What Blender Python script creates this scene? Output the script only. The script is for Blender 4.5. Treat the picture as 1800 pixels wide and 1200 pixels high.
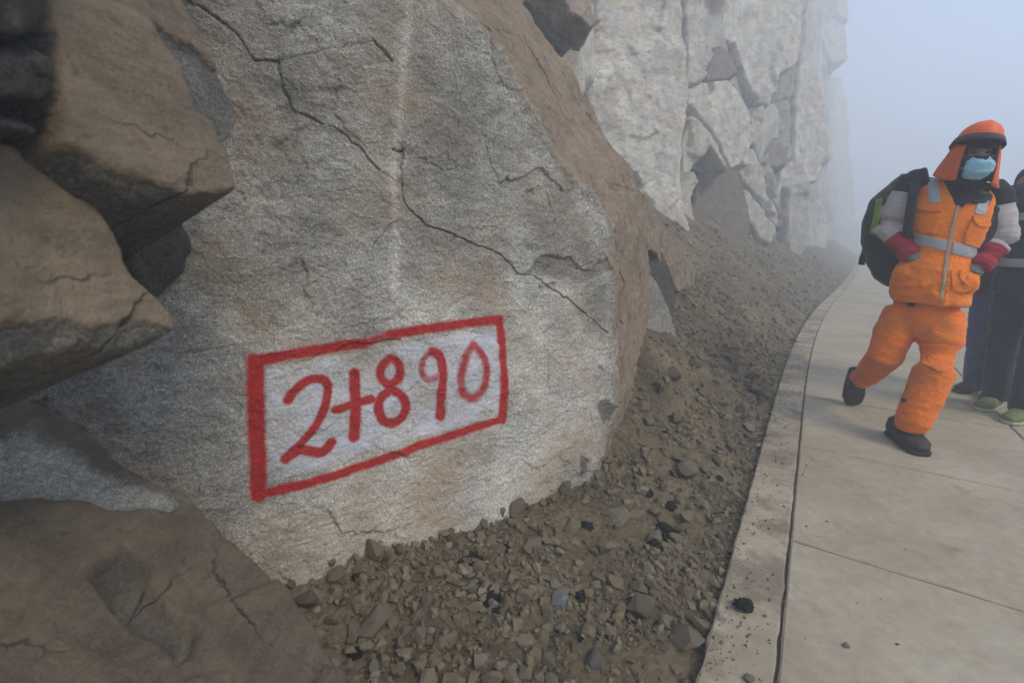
import bpy, bmesh, math, random
import numpy as np
from mathutils import Vector, Matrix

random.seed(7)
RNG = np.random.default_rng(7)
for o in list(bpy.data.objects):
    bpy.data.objects.remove(o)
scene = bpy.context.scene
COL = scene.collection

# ------------------------------------------------------------------ camera
CAM_H = 1.15
PITCH = math.radians(12.7)
FPX = 800.0                       # focal length in pixels of the 1800x1200 photograph (16 mm lens)
cam_d = bpy.data.cameras.new('camera')
cam_d.lens = 16.0
cam_d.sensor_width = 36.0
cam_d.sensor_fit = 'HORIZONTAL'
cam_d.clip_start = 0.02
cam_d.clip_end = 600.0
cam_d.dof.use_dof = True
cam_d.dof.focus_distance = 1.75
cam_d.dof.aperture_fstop = 3.2
cam = bpy.data.objects.new('camera', cam_d)
COL.objects.link(cam)
cam.location = (0, 0, CAM_H)
cam.rotation_euler = (math.radians(90) - PITCH, 0, 0)
scene.camera = cam

# ------------------------------------------------------------------ world, sun, exposure
SUN_EL, SUN_AZ = math.radians(46), math.radians(138)      # azimuth clockwise from +Y
world = bpy.data.worlds.new('World')
scene.world = world
world.use_nodes = True
wn, wl = world.node_tree.nodes, world.node_tree.links
wn.clear()
w_out = wn.new('ShaderNodeOutputWorld')
w_bg = wn.new('ShaderNodeBackground')
w_sky = wn.new('ShaderNodeTexSky')
w_sky.sky_type = 'NISHITA'
w_sky.sun_disc = False
w_sky.sun_elevation = SUN_EL
w_sky.sun_rotation = SUN_AZ
w_sky.altitude = 2500
w_sky.air_density = 1.0
w_sky.dust_density = 6.0
w_hsv = wn.new('ShaderNodeHueSaturation')
w_hsv.inputs['Saturation'].default_value = 1.0           # an overcast sky is nearly white
wl.new(w_sky.outputs[0], w_hsv.inputs['Color'])
wl.new(w_hsv.outputs[0], w_bg.inputs['Color'])
w_bg.inputs['Strength'].default_value = 0.142
wl.new(w_bg.outputs[0], w_out.inputs['Surface'])

sun_d = bpy.data.lights.new('sun', 'SUN')
sun_d.energy = 1.5
sun_d.angle = math.radians(20)
sun_d.color = (1.0, 0.89, 0.68)
sun = bpy.data.objects.new('sun', sun_d)
COL.objects.link(sun)
sd = Vector((math.sin(SUN_AZ) * math.cos(SUN_EL), math.cos(SUN_AZ) * math.cos(SUN_EL), math.sin(SUN_EL)))
sun.rotation_euler = sd.to_track_quat('Z', 'Y').to_euler()
sun.location = (6, -6, 12)

vs = scene.view_settings
vs.view_transform = 'Standard'
vs.look = 'None'
vs.gamma = 1.0
vs.use_curve_mapping = False
vs.exposure = 1.4
HAZE_DENSITY = 0.031

scene.cycles.use_denoising = True
scene.cycles.max_bounces = 8
scene.cycles.diffuse_bounces = 4
scene.cycles.volume_bounces = 4
scene.cycles.transparent_max_bounces = 8
scene.cycles.caustics_reflective = False
scene.cycles.caustics_refractive = False

# ------------------------------------------------------------------ helpers
CP, SP = math.cos(PITCH), math.sin(PITCH)
CAMV = np.array([0, 0, CAM_H])

def ray(px, py):
    a, b = px - 900.0, 600.0 - py
    return np.array([a, b * SP + FPX * CP, b * CP - FPX * SP]) / FPX

def at(px, py, Y):
    r = ray(px, py)
    return CAMV + r * (Y / r[1])

def project(P):
    """world points (n,3) to photograph pixels"""
    Q = np.asarray(P, float) - CAMV
    x = Q[..., 0]
    up = Q[..., 1] * SP + Q[..., 2] * CP
    fw = np.maximum(Q[..., 1] * CP - Q[..., 2] * SP, 1e-6)
    return np.stack([900 + FPX * x / fw, 600 - FPX * up / fw], -1)

def nrm(v):
    v = np.asarray(v, float)
    return v / max(np.linalg.norm(v), 1e-12)

def _hash(ix, iy, iz, seed):
    h = (ix.astype(np.uint32) * np.uint32(374761393) + iy.astype(np.uint32) * np.uint32(668265263)
         + iz.astype(np.uint32) * np.uint32(2147483647) + np.uint32((seed * 1274126177) & 0xffffffff))
    h = (h ^ (h >> np.uint32(13))) * np.uint32(1274126177)
    h = (h ^ (h >> np.uint32(16))) * np.uint32(2246822519)
    return h ^ (h >> np.uint32(15))

_tr = np.random.default_rng(99)
_g2 = _tr.uniform(0, 2 * math.pi, 256 * 256).astype(np.float32)
_G2X, _G2Y = np.cos(_g2), np.sin(_g2)
_g3 = _tr.normal(size=(64 ** 3, 3)).astype(np.float32)
_g3 /= np.linalg.norm(_g3, axis=1)[:, None]
_G3X, _G3Y, _G3Z = (np.ascontiguousarray(_g3[:, i]) for i in range(3))

def noise2(x, y, seed):
    """gradient noise in the plane, about -1..1"""
    fx, fy = np.floor(x), np.floor(y)
    ix, iy = fx.astype(np.int32) + (seed * 37) % 251, fy.astype(np.int32) + (seed * 101) % 241
    x = x - fx; y = y - fy
    tx = x * x * x * (x * (x * 6 - 15) + 10)
    ty = y * y * y * (y * (y * 6 - 15) + 10)
    x0, x1, y0, y1 = ix & 255, (ix + 1) & 255, (iy & 255) << 8, ((iy + 1) & 255) << 8
    def c(i, dx, dy): return _G2X[i] * dx + _G2Y[i] * dy
    a = c(x0 + y0, x, y); b = c(x1 + y0, x - 1, y)
    p = c(x0 + y1, x, y - 1); q = c(x1 + y1, x - 1, y - 1)
    a = a + tx * (b - a); p = p + tx * (q - p)
    return (a + ty * (p - a)) * 1.45

def noise3(x, y, z, seed):
    fx, fy, fz = np.floor(x), np.floor(y), np.floor(z)
    ix, iy, iz = fx.astype(np.int32) + (seed * 37) % 61, fy.astype(np.int32) + (seed * 23) % 59, fz.astype(np.int32) + (seed * 11) % 53
    x = x - fx; y = y - fy; z = z - fz
    tx, ty, tz = (t * t * t * (t * (t * 6 - 15) + 10) for t in (x, y, z))
    out = 0
    for dz in (0, 1):
        wz = tz if dz else 1 - tz
        kz = ((iz + dz) & 63) << 12
        for dy in (0, 1):
            wy = (ty if dy else 1 - ty) * wz
            ky = kz + (((iy + dy) & 63) << 6)
            for dx in (0, 1):
                i = ky + ((ix + dx) & 63)
                out = out + (tx if dx else 1 - tx) * wy * (_G3X[i] * (x - dx) + _G3Y[i] * (y - dy) + _G3Z[i] * (z - dz))
    return out * 1.5

def fbm(P, octv=4, seed=0, gain=0.5, lac=2.03, ridged=False):
    P = np.asarray(P, np.float32)
    x, y, z = P[:, 0], P[:, 1], P[:, 2]
    flat = len(z) > 4 and z[0] == z[-1] and np.ptp(z) == 0
    a, s, n = 1.0, 0.0, 0.0
    for i in range(octv):
        o = np.float32(17.3 * i)
        v = noise2(x + o + z[0] * 3.1, y + o, seed + i) if flat else noise3(x + o, y + o, z + o, seed + i)
        if ridged:
            v = 1 - 2 * np.abs(v)
        s = s + np.float32(a) * v
        n += a
        a *= gain
        x = x * np.float32(lac); y = y * np.float32(lac); z = z * np.float32(lac)
    return s / n

def facet_noise(P2, cell, seed=0, tilt=0.5, step=0.5):
    """chipped, planar relief: every Voronoi cell is its own tilted plane; about -1..1 in units of the cell"""
    Q = P2 / cell
    Qi = np.floor(Q).astype(np.int64)
    best = np.full(len(Q), 1e9)
    val = np.zeros(len(Q))
    zz = np.zeros(len(Q), np.int64)
    for dx in (-1, 0, 1):
        for dy in (-1, 0, 1):
            h = _hash(Qi[:, 0] + dx, Qi[:, 1] + dy, zz, seed)
            jx = (h & np.uint32(255)).astype(float) / 255
            jy = ((h >> np.uint32(8)) & np.uint32(255)).astype(float) / 255
            gx = ((h >> np.uint32(16)) & np.uint32(255)).astype(float) / 127.5 - 1
            gy = ((h >> np.uint32(24)) & np.uint32(255)).astype(float) / 127.5 - 1
            ox = Q[:, 0] - (Qi[:, 0] + dx + jx)
            oy = Q[:, 1] - (Qi[:, 1] + dy + jy)
            d = ox * ox + oy * oy
            m = d < best
            best = np.where(m, d, best)
            val = np.where(m, tilt * (gx * ox + gy * oy) + step * (gx * gy), val)
    return val

def poly_dist(P, pts, closed=False):
    pts = np.asarray(pts, np.float32)
    n = len(pts)
    x, y = np.float32(P[:, 0]), np.float32(P[:, 1])
    best = np.full(len(P), 1e9, np.float32)
    for i in range(n if closed else n - 1):
        a, b = pts[i], pts[(i + 1) % n]
        ex, ey = b - a
        dx, dy = x - a[0], y - a[1]
        t = np.clip((dx * ex + dy * ey) / max(ex * ex + ey * ey, 1e-9), 0, 1)
        dx -= t * ex; dy -= t * ey
        np.minimum(best, dx * dx + dy * dy, out=best)
    return np.sqrt(best)

def near_dist(P, pts, reach):
    """distance to an open polyline, worked out only close to it"""
    pts = np.asarray(pts)
    lo, hi = pts.min(0) - reach, pts.max(0) + reach
    i = np.where((P[:, 0] > lo[0]) & (P[:, 0] < hi[0]) & (P[:, 1] > lo[1]) & (P[:, 1] < hi[1]))[0]
    out = np.full(len(P), 1e3)
    if len(i): out[i] = poly_dist(P[i], pts)
    return out

def inside(P, pts):
    pts = np.asarray(pts, float)
    c = np.zeros(len(P), bool)
    n = len(pts)
    j = n - 1
    for i in range(n):
        xi, yi, xj, yj = pts[i, 0], pts[i, 1], pts[j, 0], pts[j, 1]
        if yi != yj:
            c ^= ((yi > P[:, 1]) != (yj > P[:, 1])) & (P[:, 0] < (xj - xi) * (P[:, 1] - yi) / (yj - yi) + xi)
        j = i
    return c

def sdist(P, pts):
    d = poly_dist(P, pts, True)
    return np.where(inside(P, pts), d, -d)

def sstep(a, b, x):
    t = np.clip((x - a) / (b - a), 0, 1)
    return t * t * (3 - 2 * t)

def np_mesh(name, V, F, smooth=True, attrs=None):
    V = np.ascontiguousarray(V, np.float32)
    F = np.ascontiguousarray(F, np.int32)
    k = F.shape[1]
    me = bpy.data.meshes.new(name)
    me.vertices.add(len(V))
    me.vertices.foreach_set('co', V.ravel())
    me.loops.add(F.size)
    me.loops.foreach_set('vertex_index', F.ravel())
    me.polygons.add(len(F))
    me.polygons.foreach_set('loop_start', np.arange(0, F.size, k, dtype=np.int32))
    me.polygons.foreach_set('use_smooth', np.full(len(F), smooth))
    me.update(calc_edges=True)
    for an, av in (attrs or {}).items():
        at_ = me.attributes.new(an, 'FLOAT', 'POINT')
        at_.data.foreach_set('value', np.ascontiguousarray(av, np.float32))
    return me

def compact(V, F, attrs=None):
    used = np.zeros(len(V), bool)
    used[F.ravel()] = True
    idx = np.cumsum(used) - 1
    return V[used], idx[F], {k: a[used] for k, a in (attrs or {}).items()}

def link(name, me, mat=None, parent=None):
    o = bpy.data.objects.new(name, me)
    COL.objects.link(o)
    if mat is not None and me is not None and len(me.materials) == 0:
        me.materials.append(mat)
    if parent is not None:
        o.parent = parent
    return o

def tag(o, label=None, cat=None, group=None, kind=None):
    if label: o['label'] = label
    if cat: o['category'] = cat
    if group: o['group'] = group
    if kind: o['kind'] = kind
    return o

def grid_faces(nr, nc):
    i = np.arange(nr * nc).reshape(nr, nc)
    return np.stack([i[:-1, :-1], i[:-1, 1:], i[1:, 1:], i[1:, :-1]], -1).reshape(-1, 4)

# ------------------------------------------------------------------ materials
class NT:
    def __init__(self, name):
        self.m = bpy.data.materials.new(name)
        self.m.use_nodes = True
        self.n, self.l = self.m.node_tree.nodes, self.m.node_tree.links
        self.b = self.n['Principled BSDF']
        self.b.inputs['Specular IOR Level'].default_value = 0.25
        self.tc = self.n.new('ShaderNodeTexCoord')
    def lk(self, a, b): self.l.new(a, b)
    def mapping(self, scale=(1, 1, 1), rot=(0, 0, 0), src='Object'):
        k = self.n.new('ShaderNodeMapping')
        k.inputs['Scale'].default_value = scale
        k.inputs['Rotation'].default_value = rot
        self.lk(self.tc.outputs[src], k.inputs['Vector'])
        return k.outputs[0]
    def noise(self, scale, detail=4, rough=0.55, vec=None, dist=0.0):
        k = self.n.new('ShaderNodeTexNoise')
        k.inputs['Scale'].default_value = scale
        k.inputs['Detail'].default_value = detail
        k.inputs['Roughness'].default_value = rough
        k.inputs['Distortion'].default_value = dist
        self.lk(vec if vec is not None else self.tc.outputs['Object'], k.inputs['Vector'])
        return k.outputs[0]
    def voronoi(self, scale, feature='F1', vec=None):
        k = self.n.new('ShaderNodeTexVoronoi')
        k.feature = feature
        k.inputs['Scale'].default_value = scale
        self.lk(vec if vec is not None else self.tc.outputs['Object'], k.inputs['Vector'])
        return k.outputs[0]
    def ramp(self, fac, stops):
        k = self.n.new('ShaderNodeValToRGB')
        e = k.color_ramp.elements
        while len(e) < len(stops): e.new(0.5)
        for el, (p, c) in zip(e, stops):
            el.position = p
            el.color = (c, c, c, 1) if isinstance(c, (int, float)) else (*c, 1)
        self.lk(fac, k.inputs[0])
        return k.outputs[0]
    def mix(self, fac, a, b, mode='MIX'):
        k = self.n.new('ShaderNodeMix')
        k.data_type = 'RGBA'
        k.blend_type = mode
        for i, v in ((0, fac), (6, a), (7, b)):
            s = k.inputs[i]
            if isinstance(v, (int, float)): s.default_value = v if i == 0 else (v, v, v, 1)
            elif isinstance(v, tuple): s.default_value = (*v, 1)
            else: self.lk(v, s)
        return k.outputs[2]
    def math(self, op, a, b=0.5, clamp=False):
        k = self.n.new('ShaderNodeMath')
        k.operation = op
        k.use_clamp = clamp
        for s, v in ((k.inputs[0], a), (k.inputs[1], b)):
            if isinstance(v, (int, float)): s.default_value = v
            else: self.lk(v, s)
        return k.outputs[0]
    def attr(self, name):
        k = self.n.new('ShaderNodeAttribute')
        k.attribute_name = name
        return k.outputs['Fac']
    def bump(self, h, strength=0.5, dist=0.01, prev=None):
        k = self.n.new('ShaderNodeBump')
        k.inputs['Strength'].default_value = strength
        k.inputs['Distance'].default_value = dist
        self.lk(h, k.inputs['Height'])
        if prev is not None: self.lk(prev, k.inputs['Normal'])
        return k.outputs[0]
    def out(self, col=None, rough=0.9, normal=None):
        if col is not None:
            if isinstance(col, tuple): self.b.inputs['Base Color'].default_value = (*col, 1)
            else: self.lk(col, self.b.inputs['Base Color'])
        if isinstance(rough, (int, float)): self.b.inputs['Roughness'].default_value = rough
        else: self.lk(rough, self.b.inputs['Roughness'])
        if normal is not None: self.lk(normal, self.b.inputs['Normal'])
        return self.m

def rock_material(name, grey=1.0, warm=0.35, paint=False, speck=1.0, browncol=(0.20, 0.152, 0.100)):
    t = NT(name)
    sp = t.noise(280, 2, 0.6)
    sp2 = t.noise(95, 3, 0.6)
    g = grey
    lo = 1 - 0.85 * speck
    base = t.ramp(sp, [(0.28, (0.05 * g, 0.05 * g, 0.048 * g)), (0.42, (0.20 * g, 0.197 * g, 0.188 * g)),
                       (0.56, (0.33 * g, 0.326 * g, 0.312 * g)), (0.68, (0.72 * g, 0.715 * g, 0.70 * g))])
    base = t.mix(0.5, base, t.ramp(sp2, [(0.3, (0.15 * g, 0.148 * g, 0.142 * g)), (0.52, (0.29 * g, 0.286 * g, 0.272 * g)), (0.7, (0.48 * g, 0.476 * g, 0.465 * g))]))
    vor = t.voronoi(140)
    flecks = t.ramp(vor, [(0.0, 1.0), (0.16, 1.0), (0.24, 0.0), (1, 0.0)])
    fmask = t.math('MULTIPLY', flecks, t.ramp(t.noise(45, 2), [(0.45, 0.0), (0.62, 0.75)]))
    base = t.mix(fmask, base, (0.05 * g, 0.05 * g, 0.052 * g))
    big = t.ramp(t.noise(3.2, 6, 0.62), [(0.30, 0.62), (0.5, 1.0), (0.70, 1.36)])
    base = t.mix(1.0, base, big, 'MULTIPLY')
    # slanting grain of the split face
    gm = t.mapping((11, 30, 20), (0, 0, math.radians(-38)))
    grain = t.noise(1.0, 5, 0.62, gm, 0.4)
    base = t.mix(1.0, base, t.ramp(grain, [(0.25, 0.66), (0.5, 1.0), (0.75, 1.18)]), 'MULTIPLY')
    stain = t.ramp(t.noise(2.6, 6, 0.62), [(0.46, 0.0), (0.68, 1.0)])
    st = t.math('MULTIPLY', stain, warm)
    base = t.mix(st, base, (0.25 * g, 0.180 * g, 0.110 * g))
    base = t.mix(1.0, base, (1.045, 1.0, 0.89), 'MULTIPLY')
    # weathered joint faces
    br = t.attr('brown')
    bn = t.ramp(t.noise(7, 7, 0.65), [(0.3, 0.62), (0.5, 1.0), (0.72, 1.3)])
    bm = t.mapping((8, 60, 60), (0, 0, math.radians(62)))
    bst = t.ramp(t.noise(1.0, 4, 0.6, bm), [(0.3, 0.82), (0.6, 1.06)])
    bc = t.mix(1.0, t.mix(1.0, browncol, bn, 'MULTIPLY'), bst, 'MULTIPLY')
    bc = t.mix(t.ramp(t.noise(240, 2), [(0.5, 0.0), (0.8, 0.35)]), bc, (0.36, 0.30, 0.23))
    bc = t.mix(t.ramp(t.noise(30, 4), [(0.62, 0.0), (0.72, 0.6)]), bc, (0.10, 0.075, 0.05))
    fac = t.math('ADD', br, t.math('MULTIPLY', t.math('SUBTRACT', t.noise(34, 6, 0.7), 0.5), 0.9))
    fac = t.ramp(fac, [(0.30, 0.0), (0.72, 1.0)])
    base = t.mix(fac, base, bc)
    # hairline fractures, here and there
    nz = t.n.new('ShaderNodeTexNoise')
    nz.inputs['Scale'].default_value = 4.0
    nz.inputs['Detail'].default_value = 5.0
    t.lk(t.tc.outputs['Object'], nz.inputs['Vector'])
    va = t.n.new('ShaderNodeVectorMath'); va.operation = 'MULTIPLY_ADD'
    t.lk(nz.outputs['Color'], va.inputs[0])
    va.inputs[1].default_value = (0.30, 0.30, 0.30)
    t.lk(t.tc.outputs['Object'], va.inputs[2])
    hair = t.ramp(t.voronoi(4.2, 'DISTANCE_TO_EDGE', va.outputs[0]), [(0.0, 1.0), (0.006, 0.85), (0.014, 0.0)])
    hair = t.math('MULTIPLY', hair, t.ramp(t.noise(3.3, 3, 0.5), [(0.50, 0.0), (0.60, 0.9)]))
    hair = t.math('MULTIPLY', hair, 0.0 if paint else 1.0)
    base = t.mix(t.math('MULTIPLY', hair, 0.75), base, (0.035, 0.028, 0.020))
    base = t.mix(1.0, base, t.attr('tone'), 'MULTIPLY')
    hb = t.math('ADD', t.math('MULTIPLY', t.noise(75, 6, 0.68), 1.0), t.math('MULTIPLY', grain, 0.9))
    soft = t.math('SUBTRACT', 1.0, t.math('MULTIPLY', fac, 0.38))
    nb = t.bump(t.math('MULTIPLY', hb, soft), 0.95, 0.016)
    nb = t.bump(t.math('MULTIPLY', sp, soft), 0.45, 0.003, nb)
    nb = t.bump(hair, 0.8, -0.006, nb)
    if paint:
        grit = t.noise(260, 3, 0.7)
        wmask = t.math('ADD', t.attr('white'), t.math('MULTIPLY', t.math('SUBTRACT', grit, 0.5), 1.2))
        wmask = t.ramp(wmask, [(0.25, 0.0), (0.85, 0.92)])
        base = t.mix(wmask, base, (0.66, 0.665, 0.72))
        rmask = t.math('ADD', t.attr('red'), t.math('MULTIPLY', t.math('SUBTRACT', grit, 0.5), 1.3))
        rmask = t.math('ADD', rmask, t.math('MULTIPLY', t.math('SUBTRACT', t.noise(24, 4, 0.6), 0.5), 0.5))
        rmask = t.ramp(rmask, [(0.15, 0.0), (0.80, 0.97)])
        redc = t.mix(t.ramp(t.noise(60, 4), [(0.35, 0.0), (0.7, 1.0)]), (0.36, 0.012, 0.010), (0.52, 0.022, 0.016))
        base = t.mix(rmask, base, redc)
    return t.out(base, 0.9, nb)

M_SLAB = rock_material('painted_granite', 1.2, 0.55, paint=True)
M_ROCK = rock_material('granite', 0.62, 0.3)
M_PALE = rock_material('pale_granite', 1.6, 0.6, browncol=(0.27, 0.215, 0.165))

def plain(name, col, rough=0.85, var=0.15, scale=20, bump=0.3, bscale=60, bdist=0.004):
    t = NT(name)
    n = t.ramp(t.noise(scale, 5, 0.6), [(0.3, 1 - var), (0.7, 1 + var)])
    c = t.mix(1.0, col, n, 'MULTIPLY')
    nb = t.bump(t.noise(bscale, 4, 0.6), bump, bdist)
    return t.out(c, rough, nb)

def dirt_material():
    t = NT('talus_dirt')
    a = t.ramp(t.noise(2.2, 6, 0.65), [(0.3, (0.074, 0.056, 0.032)), (0.5, (0.148, 0.114, 0.066)), (0.72, (0.235, 0.185, 0.108))])
    b = t.ramp(t.voronoi(38), [(0.0, 0.55), (0.45, 1.1), (0.9, 1.0)])
    c = t.mix(0.75, a, t.mix(1.0, a, b, 'MULTIPLY'))
    c = t.mix(t.ramp(t.noise(60, 4, 0.7), [(0.55, 0.0), (0.75, 0.5)]), c, (0.25, 0.22, 0.17))
    c = t.mix(t.ramp(t.noise(5.0, 5, 0.7), [(0.56, 0.0), (0.68, 0.75)]), c, (0.036, 0.031, 0.025))
    nb = t.bump(t.voronoi(38), 0.8, -0.02)
    nb = t.bump(t.noise(150, 5, 0.7), 0.9, 0.008, nb)
    return t.out(c, 0.95, nb)
M_DIRT = dirt_material()

def stone_material(name, cols, rnd=True):
    t = NT(name)
    k = t.n.new('ShaderNodeObjectInfo')
    src = k.outputs['Random'] if rnd else t.attr('rnd')
    n = len(cols)
    c = t.ramp(src, [((i + 0.5) / n, col) for i, col in enumerate(cols)])
    c = t.mix(1.0, c, t.ramp(t.noise(26, 5, 0.65), [(0.25, 0.68), (0.5, 1.0), (0.75, 1.25)]), 'MULTIPLY')
    c = t.mix(t.ramp(t.noise(14, 5, 0.6), [(0.42, 0.0), (0.60, 0.8)]), c, (0.155, 0.120, 0.074))
    nb = t.bump(t.noise(120, 5, 0.65), 0.6, 0.006)
    return t.out(c, 0.92, nb)
STONE_COLS = [(0.15, 0.116, 0.068), (0.195, 0.160, 0.100), (0.115, 0.101, 0.076), (0.175, 0.133, 0.076),
              (0.225, 0.192, 0.132), (0.15, 0.132, 0.098), (0.095, 0.072, 0.046)]
M_STONE = stone_material('stone', STONE_COLS)
M_GRAVEL = stone_material('gravel_bits', STONE_COLS, rnd=False)
M_ASPHALT = plain('asphalt_lump', (0.032, 0.029, 0.026), 0.75, 0.4, 60, 1.0, 180, 0.008)

def concrete_material(name, dirt):
    t = NT(name)
    k = t.n.new('ShaderNodeNewGeometry')
    pos = k.outputs['Position']
    c = t.ramp(t.noise(1.6, 6, 0.6, pos), [(0.3, (0.295, 0.242, 0.166)), (0.5, (0.365, 0.306, 0.218)), (0.72, (0.43, 0.372, 0.276))])
    sc = t.n.new('ShaderNodeMapping')
    sc.inputs['Scale'].default_value = (2.0, 9.0, 1)
    sc.inputs['Rotation'].default_value = (0, 0, math.radians(20))
    t.lk(pos, sc.inputs[0])
    c = t.mix(0.7, c, t.mix(1.0, c, t.ramp(t.noise(1.3, 5, 0.65, sc.outputs[0]), [(0.3, 0.93), (0.65, 1.04)]), 'MULTIPLY'))
    c = t.mix(1.0, c, t.ramp(t.noise(22, 6, 0.7, pos), [(0.3, 0.86), (0.7, 1.12)]), 'MULTIPLY')
    c = t.mix(t.ramp(t.noise(9, 5, 0.7, pos), [(0.66, 0.0), (0.78, 0.4)]), c, (0.32, 0.295, 0.26))
    c = t.mix(t.ramp(t.noise(0.9, 6, 0.7, pos), [(0.55, 0.0), (0.75, 0.35)]), c, (0.20, 0.165, 0.12))
    c = t.mix(t.ramp(t.noise(3.4, 6, 0.68, pos), [(0.62 - dirt, 0.0), (0.74 - dirt, 0.72)]), c, (0.150, 0.118, 0.078))
    c = t.mix(t.ramp(t.noise(130, 3, 0.7, pos), [(0.64, 0.0), (0.74, 0.5)]), c, (0.10, 0.085, 0.065))
    nb = t.bump(t.noise(160, 4, 0.6, pos), 0.35, 0.003)
    nb = t.bump(t.noise(7, 4, 0.6, pos), 0.12, 0.006, nb)
    return t.out(c, 0.85, nb)
M_CONC = concrete_material('concrete', 0.0)
M_CONC_EDGE = concrete_material('dusty_concrete', 0.17)
M_JOINT = plain('joint_filler', (0.10, 0.083, 0.06), 0.95, 0.3, 60, 0.8, 150, 0.006)
# ------------------------------------------------------------------ the walkway's left edge in plan: arc length a, offset w (left is positive)
_da = 0.05
_as = np.arange(-9, 70, _da)
_th = np.radians(np.interp(_as, [-9, 2, 9, 20, 70], [33.4, 33.4, 39.3, 37.3, 37.0]))
_ex = np.cumsum(np.sin(_th)) * _da
_ey = np.cumsum(np.cos(_th)) * _da
_i0 = np.argmin(np.abs(_as))
_ex += 0.85 - _ex[_i0]
_ey += 1.53 - _ey[_i0]

def walk(a, w):
    a = np.asarray(a, float)
    x, y, th = np.interp(a, _as, _ex), np.interp(a, _as, _ey), np.interp(a, _as, _th)
    return x - w * np.cos(th), y + w * np.sin(th)

def walk_inv(x, y):
    """plan point to (a, w)"""
    P = np.stack([np.atleast_1d(x), np.atleast_1d(y)], -1)
    E = np.stack([_ex, _ey], -1)[::2]
    i = np.array([np.argmin(((E - p) ** 2).sum(1)) for p in P]) * 2
    dx, dy = P[:, 0] - _ex[i], P[:, 1] - _ey[i]
    s, c = np.sin(_th[i]), np.cos(_th[i])
    return _as[i] + dx * s + dy * c, -dx * c + dy * s

def talus_z(a, w, fine=True):
    a = np.asarray(a, float); w = np.asarray(w, float)
    k = np.interp(a, [-4, -1.2, -0.35, 0.02, 0.42, 1.0, 2.0, 5.0, 9, 14, 60], [0.17, 0.19, 0.17, 0.20, 0.56, 0.82, 0.84, 0.9, 0.85, 0.75, 0.7])
    z = -0.035 + k * np.maximum(0, w - 0.05) * (1 - 0.25 * np.exp(-w / 0.25))
    P = np.stack([a, w, 0 * a], -1).reshape(-1, 3)
    n = 0.05 * fbm(P * 2.2, 3, 40) + 0.022 * fbm(P * 8, 3, 41)
    if fine:
        n = n + 0.006 * fbm(P * 38, 3, 42) + 0.004 * fbm(P * 95, 2, 43)
    return z + n.reshape(z.shape) * sstep(0, 0.12, w)

def aw_sheet(name, A, W, zf):
    aa, ww = np.meshgrid(A, W, indexing='ij')
    x, y = walk(aa, ww)
    z = zf(aa.ravel(), ww.ravel()).reshape(aa.shape)
    V = np.stack([x, y, z], -1).reshape(-1, 3)
    return np_mesh(name, V, grid_faces(len(A), len(W))[:, ::-1])

def spaced(a0, a1, near, far, a_near, growth):
    out = [a0]
    while out[-1] < a1:
        out.append(out[-1] + min(far, near + growth * max(0, abs(out[-1] - a_near))))
    return np.array(out)

# the ground: one sheet that drops away on the valley side and runs to the horizon
gx = np.concatenate([np.linspace(-150, -20, 18), np.linspace(-18, 40, 60), np.linspace(45, 150, 16)])
gy = np.concatenate([np.linspace(-120, -12, 14), np.linspace(-10, 60, 70), np.linspace(66, 170, 14)])
GX, GY = np.meshgrid(gx, gy, indexing='ij')
ga, gw = walk_inv(GX.ravel(), GY.ravel())
gz = np.where(gw < -3.9, -0.16 - 0.45 * np.minimum(-gw - 3.9, 12) - 0.03 * np.maximum(-gw - 15.9, 0), -0.16)
gz = gz + np.where(gw < -4, 0.25 * fbm(np.stack([GX.ravel() * 0.4, GY.ravel() * 0.4, 0 * gw], -1), 3, 50), 0)
gV = np.stack([GX.ravel(), GY.ravel(), gz], -1)
ground = link('ground', np_mesh('ground', gV, grid_faces(len(gx), len(gy))), M_DIRT)
tag(ground, kind='structure')

# talus between the walkway and the rock
TA = spaced(-4.0, 40, 0.013, 0.3, 0.1, 0.010)
TW = np.concatenate([np.arange(-0.02, 1.15, 0.013), np.arange(1.17, 2.9, 0.04)])
talus = link('gravel_slope', aw_sheet('gravel_slope', TA, TW, talus_z), M_DIRT)
tag(talus, kind='structure')

# ------------------------------------------------------------------ walkway slabs
walkway_mesh = aw_sheet('walkway', np.arange(-8.5, 60, 0.25), np.array([-3.62, -2.4, -1.3, -0.2, -0.02]), lambda a, w: 0 * a - 0.013)
walkway = link('walkway', walkway_mesh, M_JOINT)
tag(walkway, kind='structure')

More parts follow.
